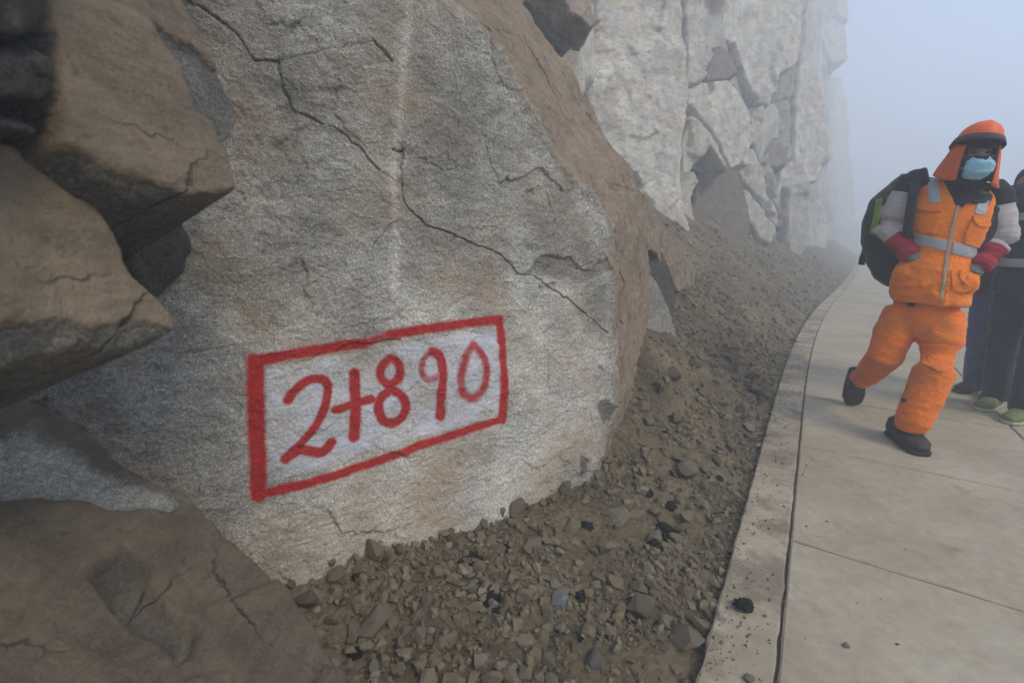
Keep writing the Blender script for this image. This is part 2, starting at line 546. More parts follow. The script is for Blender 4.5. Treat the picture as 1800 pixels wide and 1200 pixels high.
def slab_mesh(name, a0, a1, w0, w1, chip=0.004, top=0.0):
    """one poured slab: a closed block with eased, slightly ragged edges"""
    na = max(3, int((a1 - a0) / 0.05)) if a0 < 5 else 6
    nw = max(3, int(abs(w1 - w0) / 0.05)) if a0 < 5 else 4
    e = 0.006
    A = np.concatenate([[a0, a0 + e], np.linspace(a0, a1, na + 1)[1:-1], [a1 - e, a1]])
    W = np.concatenate([[w0, w0 + e], np.linspace(w0, w1, nw + 1)[1:-1], [w1 - e, w1]])
    aa, ww = np.meshgrid(A, W, indexing='ij')
    j = fbm(np.stack([aa.ravel() * 11, ww.ravel() * 11, 0 * aa.ravel() + a0], -1), 3, 60).reshape(aa.shape) * chip
    j2 = fbm(np.stack([aa.ravel() * 11, ww.ravel() * 11, 0 * aa.ravel() + a0 + 9], -1), 3, 61).reshape(aa.shape) * chip
    ed = np.zeros(aa.shape, bool); ed[0] = ed[-1] = True; ed[:, 0] = ed[:, -1] = True
    aa = aa + np.where(ed, j, 0); ww = ww + np.where(ed, j2, 0)
    z = top - np.where(ed, e * 0.8, 0) + 0.0016 * fbm(np.stack([aa.ravel() * 3, ww.ravel() * 3, 0 * aa.ravel()], -1), 3, 62).reshape(aa.shape)
    x, y = walk(aa, ww)
    V = np.stack([x, y, z], -1).reshape(-1, 3)
    F = grid_faces(len(A), len(W))
    nr, nc = aa.shape
    idx = np.arange(nr * nc).reshape(nr, nc)
    loop = np.concatenate([idx[0, :-1], idx[:-1, -1], idx[-1, :0:-1], idx[:0:-1, 0]])
    B = V[loop].copy(); B[:, 2] = top - 0.11
    k = len(V)
    n = len(loop)
    q = np.stack([loop, np.roll(loop, -1), k + np.roll(np.arange(n), -1), k + np.arange(n)], -1)
    V = np.concatenate([V, B])
    c = V[:nr * nc].mean(0)
    V = V - c
    me = np_mesh(name, V, np.concatenate([F[:, ::-1], q]), smooth=False)
    return me, c

g = 0.004
cuts = 0.17 + np.arange(-9, 50)
for i in range(len(cuts) - 1):
    a0, a1 = cuts[i], cuts[i + 1]
    if a1 > 46: break
    for (w0, w1) in ((-1.28, -0.178), (-2.38, -1.28), (-3.48, -2.38)):
        if w1 < -1.2 and a0 < -6: continue
        me, c = slab_mesh('concrete_slab', a0 + g + 0.0015, a1 - g - 0.0015, w0 + g, w1 - g, 0.0035, random.uniform(-0.0015, 0.0015))
        o = link('concrete_slab', me, M_CONC, walkway); o.location = c
ecuts = [-8, -6.2, -4.1, -1.95, 0.55 + 1.35, 4.3, 6.6, 9.1, 12, 15, 18, 21, 25, 29, 33, 38, 44]
for a0, a1 in zip(ecuts[:-1], ecuts[1:]):
    me, c = slab_mesh('edge_slab', a0 + 0.001, a1 - 0.001, -0.178 + g + 0.001, 0.0, 0.009, -0.002)
    o = link('edge_slab', me, M_CONC_EDGE, walkway); o.location = c

# ------------------------------------------------------------------ rocks: relief over a plane, with creased side faces, patches and cracks
class Frame:
    def __init__(self, O, n):
        self.O = np.asarray(O, float)
        self.n = nrm(n)
        ref = np.array([0, 0, 1.0]) if abs(self.n[2]) < 0.85 else np.array([0, 1.0, 0])
        self.u = nrm(np.cross(ref, self.n))
        self.v = np.cross(self.n, self.u)
    def hit(self, px, py, h=0.0):
        r = ray(px, py)
        t = ((self.O + h * self.n - CAMV) @ self.n) / (r @ self.n)
        d = CAMV + t * r - self.O
        return np.array([d @ self.u, d @ self.v])
    def world(self, U, V, H):
        return self.O + np.multiply.outer(U, self.u) + np.multiply.outer(V, self.v) + np.multiply.outer(H, self.n)
    def matrix(self):
        m = Matrix.Identity(4)
        for i in range(3):
            m[i][0], m[i][1], m[i][2], m[i][3] = self.u[i], self.v[i], self.n[i], self.O[i]
        return m

def frame3(*ctrl):
    P = [at(*c) for c in ctrl]
    n = nrm(np.cross(P[1] - P[0], P[2] - P[0]))
    c = sum(P) / 3
    if n @ (c - CAMV) > 0: n = -n
    return Frame(c, n)

def rock_relief(fr, outline, res=0.01, side_tone=None, thick=0.4, side=3.0, bevel=0.015, edge=0.01, edge_scale=12,
                csoft=0.02, facets=(), patches=(), relief=(), brown=0.0, tone=1.0, side_brown=None, seed=0, cracks=(), out_uv=False):
    """facets: (crease px, far px, slope, brown, tone); patches: (px polygon, step, brown, tone); relief: (kind, amp, size)"""
    fac = []
    for crease, far, slope, b, tn in facets:
        c = np.array([fr.hit(*p) for p in crease])
        f = np.array([fr.hit(*p) for p in far])
        fac.append((c, np.concatenate([c, f]), slope, b, tn))
    def fac_h(P):
        h = np.zeros(len(P))
        for c, pg, slope, b, tn in fac:
            h = np.minimum(h, np.where(inside(P, pg), -slope * poly_dist(P, c), 0))
        return h
    if out_uv:
        O2 = np.array(outline, float)
    else:
        O2 = np.array([fr.hit(*p) for p in outline])
    if fac and not out_uv:
        for it in range(40):
            h = fac_h(O2)
            O2 = O2 * 0.5 + 0.5 * np.array([fr.hit(p[0], p[1], hh) for p, hh in zip(outline, h)])
    pad = thick / side + bevel
    lo, hi = O2.min(0) - pad, O2.max(0) + pad
    # fine where the picture sees it, coarser beyond its frame
    if out_uv: fl, fh = lo, hi
    else:
        win = np.array([fr.hit(min(1840, max(-40, p[0])), min(1240, max(-40, p[1]))) for p in outline])
        fl, fh = np.maximum(win.min(0) - 0.03, lo), np.minimum(win.max(0) + 0.03, hi)
    ax = [np.concatenate([np.arange(lo[i], fl[i], res * 3.5), np.arange(fl[i], fh[i], res), np.arange(fh[i], hi[i] + res, res * 3.5)]) for i in (0, 1)]
    nu, nv = len(ax[0]), len(ax[1])
    U, V = np.meshgrid(ax[0], ax[1], indexing='ij')
    P = np.stack([U.ravel(), V.ravel()], -1)
    P3 = np.concatenate([P, np.full((len(P), 1), seed * 3.7)], 1)
    warp = np.stack([fbm(P3 * edge_scale, 3, seed + 1), fbm(P3 * edge_scale, 3, seed + 5)], -1) * edge
    Pw = P + warp
    d = sdist(Pw, O2)
    h = np.where(d < 0, side * d - side * bevel / 2, np.where(d < bevel, -side * (bevel - d) ** 2 / (2 * bevel), 0))
    br = np.full(len(P), float(brown)); tn_ = np.full(len(P), float(tone))
    if side_brown is not None:
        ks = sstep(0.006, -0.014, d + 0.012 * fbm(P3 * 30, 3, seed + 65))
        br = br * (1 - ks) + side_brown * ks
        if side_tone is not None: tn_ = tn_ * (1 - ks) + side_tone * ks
    for c, pg, slope, b, tn in fac:
        m = inside(Pw, pg)
        dd = poly_dist(Pw, c)
        h += np.where(m, -slope * np.sqrt(dd * dd + (bevel * 0.5) ** 2) + slope * bevel * 0.5, 0)
        k = np.where(m, sstep(0, csoft, dd + 0.3 * csoft * fbm(P3 * 24, 3, seed + 67)), 0)
        if csoft > 0.03: k = np.maximum(k, np.where(m, 0.5, 0.5 * sstep(csoft * 1.5, 0, dd + csoft * fbm(P3 * 9, 4, seed + 68))))
        br = br * (1 - k) + b * k; tn_ = tn_ * (1 - k) + tn * k
    for poly, step, b, tn in patches:
        pg = np.array([fr.hit(*p) for p in poly])
        s = sdist(Pw + warp * 0.6, pg)
        k = sstep(-0.004, 0.012, s)
        h -= step * k + 0.25 * np.clip(s, 0, step * 2.5)
        k = sstep(-0.008, 0.020, s + 0.012 * fbm(P3 * 18, 4, seed + 66))
        br = br * (1 - k) + b * k; tn_ = tn_ * (1 - k) + tn * k
    for kind, amp, size in relief:
        if kind == 'fbm': h += amp * fbm(P3 / size, 5, seed + 20)
        elif kind == 'ridge': h += amp * (fbm(P3 / size, 4, seed + 30, ridged=True) - 0.3)
        elif kind == 'chip': h += amp * facet_noise(Pw + warp, size, seed + 40)
    # sides get their own lumpiness
    h += np.where(d < 0, 0.25 * np.minimum(-d * side, 0.15) * fbm(np.concatenate([P * 9, h[:, None] * 6], 1), 3, seed + 60), 0)
    for pts, wid, dep in cracks:
        c = np.array(pts)
        dd = near_dist(P, c, 0.03)
        wv = wid * (0.75 + 0.9 * np.clip(0.5 + fbm(P3 * 16, 2, seed + 70), 0, 1))
        h -= dep * np.clip(1.35 * (1 - dd / wv), 0, 1)
    keep = h > -thick
    h = np.maximum(h, -thick)
    F = grid_faces(nu, nv)
    F = F[keep[F].any(1)]
    return dict(P=P, h=h, F=F, brown=br, tone=tn_, d=d, fr=fr, O2=O2, shape=(nu, nv))

def rock_obj(name, R, mat, parent=None):
    V = np.concatenate([R['P'], R['h'][:, None]], 1)
    V, F, A = compact(V, R['F'], dict(brown=R['brown'], tone=R['tone']))
    o = link(name, np_mesh(name, V, F, True, A), mat, parent)
    o.matrix_world = R['fr'].matrix()
    return o

# ---- the big painted slab
sa = math.radians(55)
lean = math.radians(5)
slab_n = np.array([math.cos(sa) * math.cos(lean), -math.sin(sa) * math.cos(lean), math.sin(lean)])
FS = Frame(at(445, 875, 1.22), slab_n)
crease = [(690, -80), (765, 0), (825, 45), (872, 95), (905, 150), (950, 215), (982, 285), (1020, 325), (1058, 350), (1082, 400), (1084, 460), (1083, 560), (1078, 690), (1010, 850), (960, 1000)]
far = [(1250, 1000), (1450, 600), (1500, 200), (1200, -300), (900, -300)]
slab_out = [(-160, 1240), (-200, 500), (60, -330), (500, -330), (760, -200), (880, -40), (945, 60), (1000, 125), (1040, 195), (1068, 255), (1108, 300), (1128, 360), (1143, 430), (1146, 500), (1136, 570), (1112, 650), (1092, 715), (1060, 800), (1010, 890), (930, 1120), (500, 1200)]
def crack_uv(pts, seed, jit=0.006, n=7):
    r = np.random.default_rng(seed)
    P = np.array([FS.hit(*p) for p in pts])
    out = []
    for a, b in zip(P[:-1], P[1:]):
        k = max(2, int(np.linalg.norm(b - a) / 0.018))
        for i in range(k):
            q = a + (b - a) * i / k
            out.append(q + (r.normal(0, jit * 0.5, 2) if i else 0))
    out.append(P[-1])
    return np.array(out)
C1 = crack_uv([(300, -10), (370, 30), (415, 62), (440, 97), (450, 107), (490, 107), (500, 155), (515, 183), (570, 215), (600, 228), (640, 262), (667, 297)], 1)
C1b = crack_uv([(667, 297), (690, 312), (703, 318)], 2)
C2 = crack_uv([(690, 262), (711, 262), (709, 305), (712, 345), (722, 365), (752, 395), (790, 408), (830, 425), (870, 438), (900, 460), (920, 482), (945, 484), (985, 512), (1010, 532), (1040, 558), (1070, 586)], 3)
C3 = crack_uv([(490, 107), (540, 96), (600, 87), (652, 76)], 4)
C4 = crack_uv([(654, 76), (668, 92), (686, 113)], 5, 0.002)
C5 = crack_uv([(740, 276), (765, 288), (785, 301)], 6)
C6 = crack_uv([(965, 335), (975, 365), (983, 395)], 7)
C7 = crack_uv([(1018, 472), (1045, 462), (1068, 446), (1076, 462)], 8)
C8 = crack_uv([(925, 383), (935, 405), (950, 424), (975, 415), (985, 400)], 9)
C9 = crack_uv([(1106, 562), (1120, 572)], 10, 0.002)
RS = rock_relief(FS, slab_out, res=0.0034, thick=0.85, side=2.6, bevel=0.03, edge=0.012, edge_scale=14, csoft=0.05,
                 facets=[(crease, far, 0.60, 0.92, 1.28)],
                 patches=[([(1040, 705), (1060, 697), (1076, 712), (1062, 735), (1045, 742)], 0.006, 0.0, 0.42),
                          ([(1000, 795), (1018, 800), (1008, 830), (996, 832)], 0.006, 0.0, 0.42)],
                 relief=[('fbm', 0.034, 0.42), ('chip', 0.012, 0.19), ('chip', 0.004, 0.06), ('ridge', 0.0045, 0.075)],
                 brown=0.12, tone=1.0, seed=3,
                 cracks=[(C1, 0.0022, 0.020), (C1b, 0.0014, 0.007), (C2, 0.0025, 0.022), (C3, 0.0014, 0.008), (C4, 0.0036, 0.02),
                         (C5, 0.0018, 0.008), (C6, 0.0022, 0.010), (C7, 0.0026, 0.010), (C8, 0.0016, 0.005), (C9, 0.005, 0.015)])
P = RS['P']; P3 = np.concatenate([P, np.zeros((len(P), 1))], 1)
# slanting split-face grain, a raised vertical seam and a chipped shelf
ang = math.radians(-40)
Q = np.stack([P[:, 0] * math.cos(ang) - P[:, 1] * math.sin(ang), P[:, 0] * math.sin(ang) + P[:, 1] * math.cos(ang), 0 * P[:, 0]], -1)
soft = 1 - 0.75 * sstep(0.4, 0.8, RS['brown'])
RS['h'] += soft * (0.0042 * fbm(Q * np.array([7, 26, 1]), 4, 81) + 0.0022 * fbm(P3 * 55, 3, 82) + 0.0012 * fbm(P3 * 130, 2, 83))
vv = P[:, 1]
RS['h'] += np.interp(vv, [-0.6, -0.35, -0.15, 0.05, 0.25, 0.5, 0.9, 1.6], [0.155, 0.098, 0.058, 0.024, 0.0, -0.018, -0.022, 0.03]) * sstep(-0.02, 0.05, RS['d'])
seam = np.array([FS.hit(*p) for p in [(716, -40), (704, 120), (700, 200), (690, 300), (700, 420), (690, 540)]])
ds = poly_dist(P, seam)
RS['h'] += 0.011 * np.exp(-(ds / 0.03) ** 2)
RS['tone'] *= 1 + 0.42 * np.exp(-(ds / 0.018) ** 2)
step_uv = np.array([FS.hit(*p) for p in [(930, 480), (960, 448), (1010, 452), (1030, 475), (1072, 452), (1083, 475), (1030, 500), (990, 492)]])
k = sstep(-0.004, 0.01, sdist(P + 0.02 * np.stack([fbm(P3 * 20, 3, 84), fbm(P3 * 20, 3, 85)], -1), step_uv))
RS['h'] -= 0.014 * k
RS['tone'] *= 1 - 0.28 * k
for pts, dep in (([(620, 545), (650, 520), (700, 532), (690, 552), (640, 560)], 0.007), ([(540, 160), (640, 150), (600, 165)], 0.007), ([(480, 260), (520, 225), (560, 210), (500, 260)], 0.008), ([(930, 333), (942, 330), (944, 342), (934, 344)], 0.014), ([(1300, 310), (1100, 330), (1090, 312)], 0.006)):
    pg = np.array([FS.hit(*p) for p in pts])
    RS['h'] -= dep * sstep(-0.006, 0.008, sdist(P + 0.015 * np.stack([fbm(P3 * 25, 3, 86), fbm(P3 * 25, 3, 87)], -1), pg))
bn = 0.34 * np.exp(-poly_dist(P, np.array([FS.hit(*p) for p in [(840, 690), (990, 560)]])) / 0.02) + 0.25 * np.exp(-poly_dist(P, np.array([FS.hit(*p) for p in [(940, 760), (1040, 600)]])) / 0.012)
RS['brown'] = np.minimum(1, RS['brown'] + bn)
for pts, amt in (([(450, 60), (660, 100), (640, 260), (480, 240)], 0.22), ([(690, 300), (740, 300), (735, 350), (690, 345)], 0.2), ([(560, 440), (720, 480), (700, 560), (540, 560)], 0.16)):
    pg = np.array([FS.hit(*p) for p in pts])
    RS['brown'] = np.minimum(1, RS['brown'] + amt * sstep(-0.06, 0.06, sdist(P, pg)))

# paler and less brown around the foot of the face, darker higher up
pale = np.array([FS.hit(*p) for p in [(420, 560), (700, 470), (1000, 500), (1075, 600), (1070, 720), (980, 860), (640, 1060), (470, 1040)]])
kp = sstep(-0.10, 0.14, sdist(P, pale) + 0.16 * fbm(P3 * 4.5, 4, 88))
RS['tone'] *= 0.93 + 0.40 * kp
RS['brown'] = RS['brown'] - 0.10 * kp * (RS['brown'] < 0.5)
# spray paint: strokes in the slab's own plane, soft at the rim
def Z(x, y): return FS.hit(400 + x / 3.0, 520 + y / 3.0)
def stroke(pts, width, strength=1.0, wob=0.004, seed=0):
    c = np.array([Z(*p) for p in pts])
    for _ in range(2):
        m = np.empty((2 * len(c) - 1, 2)); m[::2] = c; m[1::2] = (c[:-1] + c[1:]) / 2
        mm = m.copy(); mm[1:-1] = 0.25 * m[:-2] + 0.5 * m[1:-1] + 0.25 * m[2:]
        c = mm
    sc = np.linalg.norm(Z(pts[0][0] + 3, pts[0][1]) - Z(*pts[0]))
    d = poly_dist(PP + wob * PW, c)
    w = width * 0.333 * sc * 0.5
    return strength * (1 - sstep(w * 0.32, w * 1.65, d)) + 0.26 * strength * np.exp(-(d / (w * 1.7)) ** 2)
sign_out = np.array([Z(*p) for p in [(70, 250), (740, 160), (1500, 50), (1520, 690), (1000, 850), (80, 1110)]])
sel = np.where(inside(P, sign_out))[0]
PP = P[sel]
PW = np.stack([fbm(P3[sel] * 14, 3, 90), fbm(P3[sel] * 14, 3, 91)], -1)
border = np.zeros(len(PP))
for pts, w, s_ in (([(148, 345), (150, 600), (155, 800), (160, 1030)], 82, 1.0), ([(148, 345), (430, 292), (600, 268), (735, 250)], 62, 0.95),
                   ([(735, 250), (800, 228), (860, 205)], 52, 0.62), ([(860, 205), (1000, 180), (1200, 155), (1445, 122)], 50, 0.85),
                   ([(1445, 125), (1458, 300), (1447, 500), (1430, 640)], 40, 0.9), ([(160, 1030), (400, 975), (700, 885), (1000, 775), (1250, 692), (1430, 640)], 52, 0.85)):
    border = np.maximum(border, stroke(pts, w, s_))
two = np.maximum(stroke([(318, 545), (350, 490), (420, 445), (500, 430), (540, 465), (530, 550), (480, 660), (410, 745), (300, 850)], 48, 0.92),
                 stroke([(300, 850), (350, 812), (400, 800), (450, 822), (505, 825), (545, 765)], 50, 0.98))
plus = np.maximum(stroke([(675, 410), (682, 560), (664, 735)], 54, 1.0), stroke([(570, 600), (680, 568), (762, 545)], 44, 0.95))
eight = np.maximum(stroke([(870, 330), (822, 370), (806, 430), (850, 478), (908, 452), (924, 390), (900, 342), (870, 330)], 42, 0.85),
                   stroke([(862, 498), (800, 540), (788, 620), (835, 678), (905, 660), (948, 595), (932, 530), (880, 498), (862, 498)], 44, 0.95))
nine = np.maximum(stroke([(1105, 300), (1055, 300), (1022, 350), (1025, 420), (1060, 445), (1105, 420)], 34, 0.55),
                  stroke([(1080, 292), (1125, 312), (1134, 380), (1118, 500), (1110, 625)], 44, 0.92))
zero = stroke([(1295, 258), (1245, 330), (1218, 430), (1225, 515), (1280, 548), (1338, 500), (1366, 400), (1342, 300), (1295, 258)], 42, 0.62)
pieces = np.stack([border, two, plus, eight, nine, zero])
names = ['red_border', 'digit_two', 'plus_sign', 'digit_eight', 'digit_nine', 'digit_zero']
RS['red'] = np.zeros(len(P)); RS['white'] = np.zeros(len(P))
RS['red'][sel] = np.minimum(1, pieces.max(0))
white_in = np.array([Z(*p) for p in [(185, 385), (735, 285), (1440, 150), (1430, 620), (1000, 745), (190, 990)]])
dw = sdist(PP, white_in)
RS['white'][sel] = sstep(-0.012, 0.02, dw) * (0.60 + 0.7 * fbm(P3[sel] * 7, 3, 95))
piece = np.full(len(P), -2)
k = pieces.argmax(0); top = pieces.max(0)
piece[sel] = np.where(top > 0.30, k, np.where(dw > -0.004, -1, -2))

slab_root = bpy.data.objects.new('painted_boulder', None)
COL.objects.link(slab_root)
slab_root.location = (0.1, 1.75, 0)
tag(slab_root, 'huge cracked grey granite boulder with 2+890 sprayed in a red box', 'boulder')
VV = np.concatenate([P, RS['h'][:, None]], 1)
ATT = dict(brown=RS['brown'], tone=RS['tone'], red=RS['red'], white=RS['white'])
fp = piece[RS['F'][:, 0]]
def slab_piece(name, mask, parent):
    V, F, A = compact(VV, RS['F'][mask], ATT)
    o = link(name, np_mesh(name, V, F, True, A), M_SLAB)
    o.matrix_world = FS.matrix()
    o.parent = parent
    o.matrix_parent_inverse = parent.matrix_world.inverted() if parent else Matrix.Identity(4)
    return o
bpy.context.view_layer.update()
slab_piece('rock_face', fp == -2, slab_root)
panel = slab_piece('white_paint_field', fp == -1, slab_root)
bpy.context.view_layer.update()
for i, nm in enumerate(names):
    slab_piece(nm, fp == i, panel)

# ---- foreground boulders on the left; upper outlines stretched out of view to block light
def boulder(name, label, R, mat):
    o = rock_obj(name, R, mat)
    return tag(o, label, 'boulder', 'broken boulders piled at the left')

FA = frame3((100, 0, 0.64), (420, 330, 0.82), (100, 230, 0.55))
RA = rock_relief(FA, [(-120, -420), (330, -300), (318, -40), (330, 20), (372, 90), (405, 160), (428, 205), (414, 236), (402, 250), (420, 332), (372, 356), (300, 362), (215, 366), (160, 330), (102, 250), (112, 175), (100, 90), (80, 0), (40, -200)],
                 res=0.0042, side_tone=0.5, thick=0.4, side=8, bevel=0.007, edge=0.005, edge_scale=18,  # low side tone paints shade onto the rock's sides
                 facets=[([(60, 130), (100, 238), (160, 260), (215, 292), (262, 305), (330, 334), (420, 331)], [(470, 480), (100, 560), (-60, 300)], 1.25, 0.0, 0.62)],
                 patches=[([(262, 30), (300, 62), (345, 85), (385, 120), (408, 168), (430, 205), (412, 240), (392, 262), (375, 215), (345, 190), (318, 120), (285, 75)], 0.007, 0.0, 0.85),
                          ([(100, 60), (118, 90), (150, 130), (150, 150), (125, 120)], 0.003, 0.2, 1.0)],
                 relief=[('fbm', 0.006, 0.25), ('chip', 0.007, 0.12), ('chip', 0.0022, 0.035), ('ridge', 0.0018, 0.03)], brown=0.95, tone=0.92, side_brown=-0.3, seed=11)
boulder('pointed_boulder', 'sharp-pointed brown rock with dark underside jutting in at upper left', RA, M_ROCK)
FB = frame3((0, 240, 0.54), (310, 560, 0.67), (0, 560, 0.45))
RB = rock_relief(FB, [(-330, 60), (-60, 205), (0, 236), (60, 262), (120, 300), (165, 352), (205, 402), (226, 440), (238, 480), (285, 520), (312, 548), (318, 580), (285, 604), (240, 618), (150, 632), (60, 640), (0, 662), (-200, 700), (-450, 500)],
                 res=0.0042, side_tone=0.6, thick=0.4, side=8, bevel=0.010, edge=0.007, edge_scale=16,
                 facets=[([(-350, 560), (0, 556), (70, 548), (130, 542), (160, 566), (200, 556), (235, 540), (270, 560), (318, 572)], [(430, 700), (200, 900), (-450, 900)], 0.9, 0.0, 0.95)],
                 relief=[('fbm', 0.022, 0.3), ('chip', 0.006, 0.12), ('chip', 0.002, 0.04), ('ridge', 0.0015, 0.03)], brown=0.95, tone=1.08, side_brown=-0.2, seed=12)
boulder('blunt_boulder', 'smooth tan rock with grey broken lower edge below the pointed rock', RB, M_ROCK)
FD = frame3((0, 1200, 0.46), (610, 1200, 0.66), (170, 760, 0.90))
RD = rock_relief(FD, [(-500, 500), (-120, 655), (0, 678), (60, 700), (130, 742), (180, 775), (240, 822), (330, 862), (372, 905), (430, 955), (475, 995), (520, 1045), (556, 1095), (600, 1160), (650, 1260), (680, 1500), (-400, 1700)],
                 res=0.0045, thick=0.6, side=2.4, bevel=0.02, edge=0.008, edge_scale=14,
                 patches=[([(-200, 740), (0, 760), (60, 745), (110, 790), (160, 800), (215, 835), (290, 850), (330, 888), (300, 905), (215, 902), (130, 885), (60, 880), (0, 885), (-200, 880)], 0.014, -0.2, 1.75),
                          ([(148, 1012), (215, 962), (262, 985), (275, 1030), (325, 1075), (368, 1100), (350, 1150), (325, 1155), (240, 1110)], 0.022, 0.50, 0.66),
                          ([(330, 1080), (362, 1098), (345, 1145), (330, 1150)], 0.004, 0.3, 1.2)],
                 relief=[('fbm', 0.032, 0.35), ('chip', 0.026, 0.19), ('chip', 0.006, 0.06), ('ridge', 0.002, 0.04)], brown=0.80, tone=0.66, side_brown=0.8, seed=13)
boulder('low_boulder', 'large dusty brown boulder with grey fracture scars in the lower left corner', RD, M_ROCK)
FE = frame3((0, 0, 0.50), (100, 0, 0.60), (60, 260, 0.52))
for i_, (nm, lab, poly) in enumerate((
        ('stacked_stone', 'topmost of the three stones stacked in the top left corner, recess shade painted in', [(-300, -300), (70, -300), (88, -10), (98, 40), (90, 72), (40, 80), (-300, 70)]),
        ('stacked_stone', 'middle stone of the stack in the top left corner, recess shade painted in', [(-300, 72), (30, 86), (88, 80), (104, 120), (112, 165), (96, 196), (40, 190), (-300, 180)]),
        ('stacked_stone', 'lowest and smallest stone of the stack at the left edge, recess shade painted in', [(-300, 190), (40, 200), (80, 208), (84, 240), (70, 258), (0, 236), (-300, 250)]))):
    RE = rock_relief(FE, poly, res=0.0045, thick=0.3, side=6, bevel=0.014, edge=0.006, edge_scale=14,
                     relief=[('fbm', 0.014, 0.12), ('chip', 0.010, 0.07), ('chip', 0.003, 0.025)], brown=-0.1, tone=0.42, seed=14 + 100 * i_)  # low tone paints the shade of the recess into the stone colour
    boulder(nm, lab, RE, M_ROCK)
FC = frame3((190, 360, 0.95), (300, 355, 1.02), (225, 425, 0.94))
RC = rock_relief(FC, [(90, 300), (305, 340), (292, 362), (262, 395), (226, 427), (190, 410), (100, 400)],
                 res=0.005, thick=0.3, side=6, bevel=0.012, edge=0.006, edge_scale=16,
                 relief=[('fbm', 0.01, 0.15), ('chip', 0.02, 0.07), ('chip', 0.005, 0.025)], brown=0.0, tone=0.6, seed=15)
boulder('wedged_stone', 'small dark stone wedged between the pointed rock and the tan rock', RC, M_ROCK)

# ------------------------------------------------------------------ the cliff
_cp = np.array([(-4.6, -0.6), (-2.6, 1.6), (-0.9, 3.1), (0.5, 4.5), (1.4, 5.5), (2.3, 6.7), (3.5, 8.2), (5.1, 9.9), (8.0, 12.7), (12.4, 18.2), (26, 37), (55, 76.5)])
_cl = np.concatenate([[0], np.cumsum(np.hypot(*np.diff(_cp, axis=0).T))])
def cliff_base(t, z):
    x, y = np.interp(t, _cl, _cp[:, 0]), np.interp(t, _cl, _cp[:, 1])
    tx = np.interp(t + 0.4, _cl, _cp[:, 0]) - np.interp(t - 0.4, _cl, _cp[:, 0])
    ty = np.interp(t + 0.4, _cl, _cp[:, 1]) - np.interp(t - 0.4, _cl, _cp[:, 1])
    l = np.hypot(tx, ty)
    nx, ny = ty / l, -tx / l
    L = 0.17
    return np.stack([x - L * z * nx, y - L * z * ny, z], -1), np.stack([nx, ny, np.full_like(nx, L)], -1) / math.sqrt(1 + L * L)
CT = spaced(0.0, _cl[-1] - 0.5, 0.05, 0.35, 7.0, 0.009)
CV = np.concatenate([np.arange(0, 0.45, 0.012), 0.45 + np.arange(1, 45) * 0.0125])
TT, VVv = np.meshgrid(CT, CV, indexing='ij')
Bxy, _ = cliff_base(CT, np.zeros(len(CT)))
ztop = np.clip(5.5 + 0.52 * Bxy[:, 1], 5.5, 25)
ZZ = -0.4 + VVv * (ztop[:, None] + 0.4)
cb, cn = cliff_base(TT.ravel(), ZZ.ravel())
P2 = np.stack([TT.ravel(), ZZ.ravel() * 0.6], -1)
P3c = np.stack([TT.ravel(), ZZ.ravel(), 0 * ZZ.ravel()], -1)
wv = np.stack([fbm(P3c * 0.9, 3, 100), fbm(P3c * 0.9, 3, 101)], -1) * 0.35
hgt = (0.42 * facet_noise(P2 + wv, 2.2, 102, 0.9, 0.55) + 0.20 * facet_noise(P2 + wv, 0.85, 103, 0.9, 0.5)
       + 0.07 * facet_noise(P2 + wv * 0.5, 0.3, 104, 0.8, 0.5) + 0.10 * fbm(P3c * 0.8, 4, 105) - 0.30)
brc = sstep(0.15, 0.5, facet_noise(P2 + wv, 0.85, 107, 0.0, 1.0)) * 0.75 + 0.12
toc = 0.78 + 0.24 * facet_noise(P2 + wv, 0.85, 108, 0.0, 1.0)  # base darker than the blocks, painting shade into the gaps between them
cV = cb + cn * hgt[:, None]
cliff = link('cliff', np_mesh('cliff', cV, grid_faces(len(CT), len(CV)), True, dict(brown=brc, tone=toc)), M_PALE)
tag(cliff, kind='structure')

# angular blocks that stand out of the cliff, each one its own piece
_bt, _bz = np.meshgrid(np.arange(2, _cl[-1], 0.1), np.concatenate([np.arange(0.3, 4, 0.1), np.arange(4, 22, 0.4)]), indexing='ij')
_bp, _bn = cliff_base(_bt.ravel(), _bz.ravel())
_bpx = project(_bp)
def block(poly, out=0.15, tilt=(0, 0), thick=0.5, brown=0.15, tone=1.0, relief=1.0, bevel=0.010, facets=(), patches=(), seed=0, name='rock_block', depth=None, res=None):
    c = np.mean(np.array(poly, float), 0)
    dd = ((_bpx - c) ** 2).sum(1)
    i = np.argmin(dd)
    p, n = _bp[i], _bn[i]
    if depth is not None:
        p = at(c[0], c[1], depth)
    tang = nrm(np.cross([0, 0, 1], n))
    toc_ = nrm([CAMV[0] - p[0], CAMV[1] - p[1], 0])
    n = nrm(0.75 * n + 0.65 * toc_ + tilt[0] * tang + tilt[1] * np.array([0, 0, 1.0]))
    fr = Frame(p + n * out, n)
    dist = np.linalg.norm(p - CAMV)
    res = res or max(0.008, dist * 0.0028)
    s = dist / 5.0
    R = rock_relief(fr, poly, res=res, thick=thick, side=5, bevel=bevel * s, edge=0.03 * s, edge_scale=6 / s, facets=facets, patches=patches,
                    relief=[('fbm', 0.05 * relief * s, 0.7 * s), ('chip', 0.05 * relief * s, 0.30 * s), ('chip', 0.018 * relief * s, 0.11 * s), ('ridge', 0.010 * relief * s, 0.12 * s)],
                    brown=brown, tone=tone, seed=seed)
    o = rock_obj(name, R, M_PALE)
    o.parent = cliff
    return o
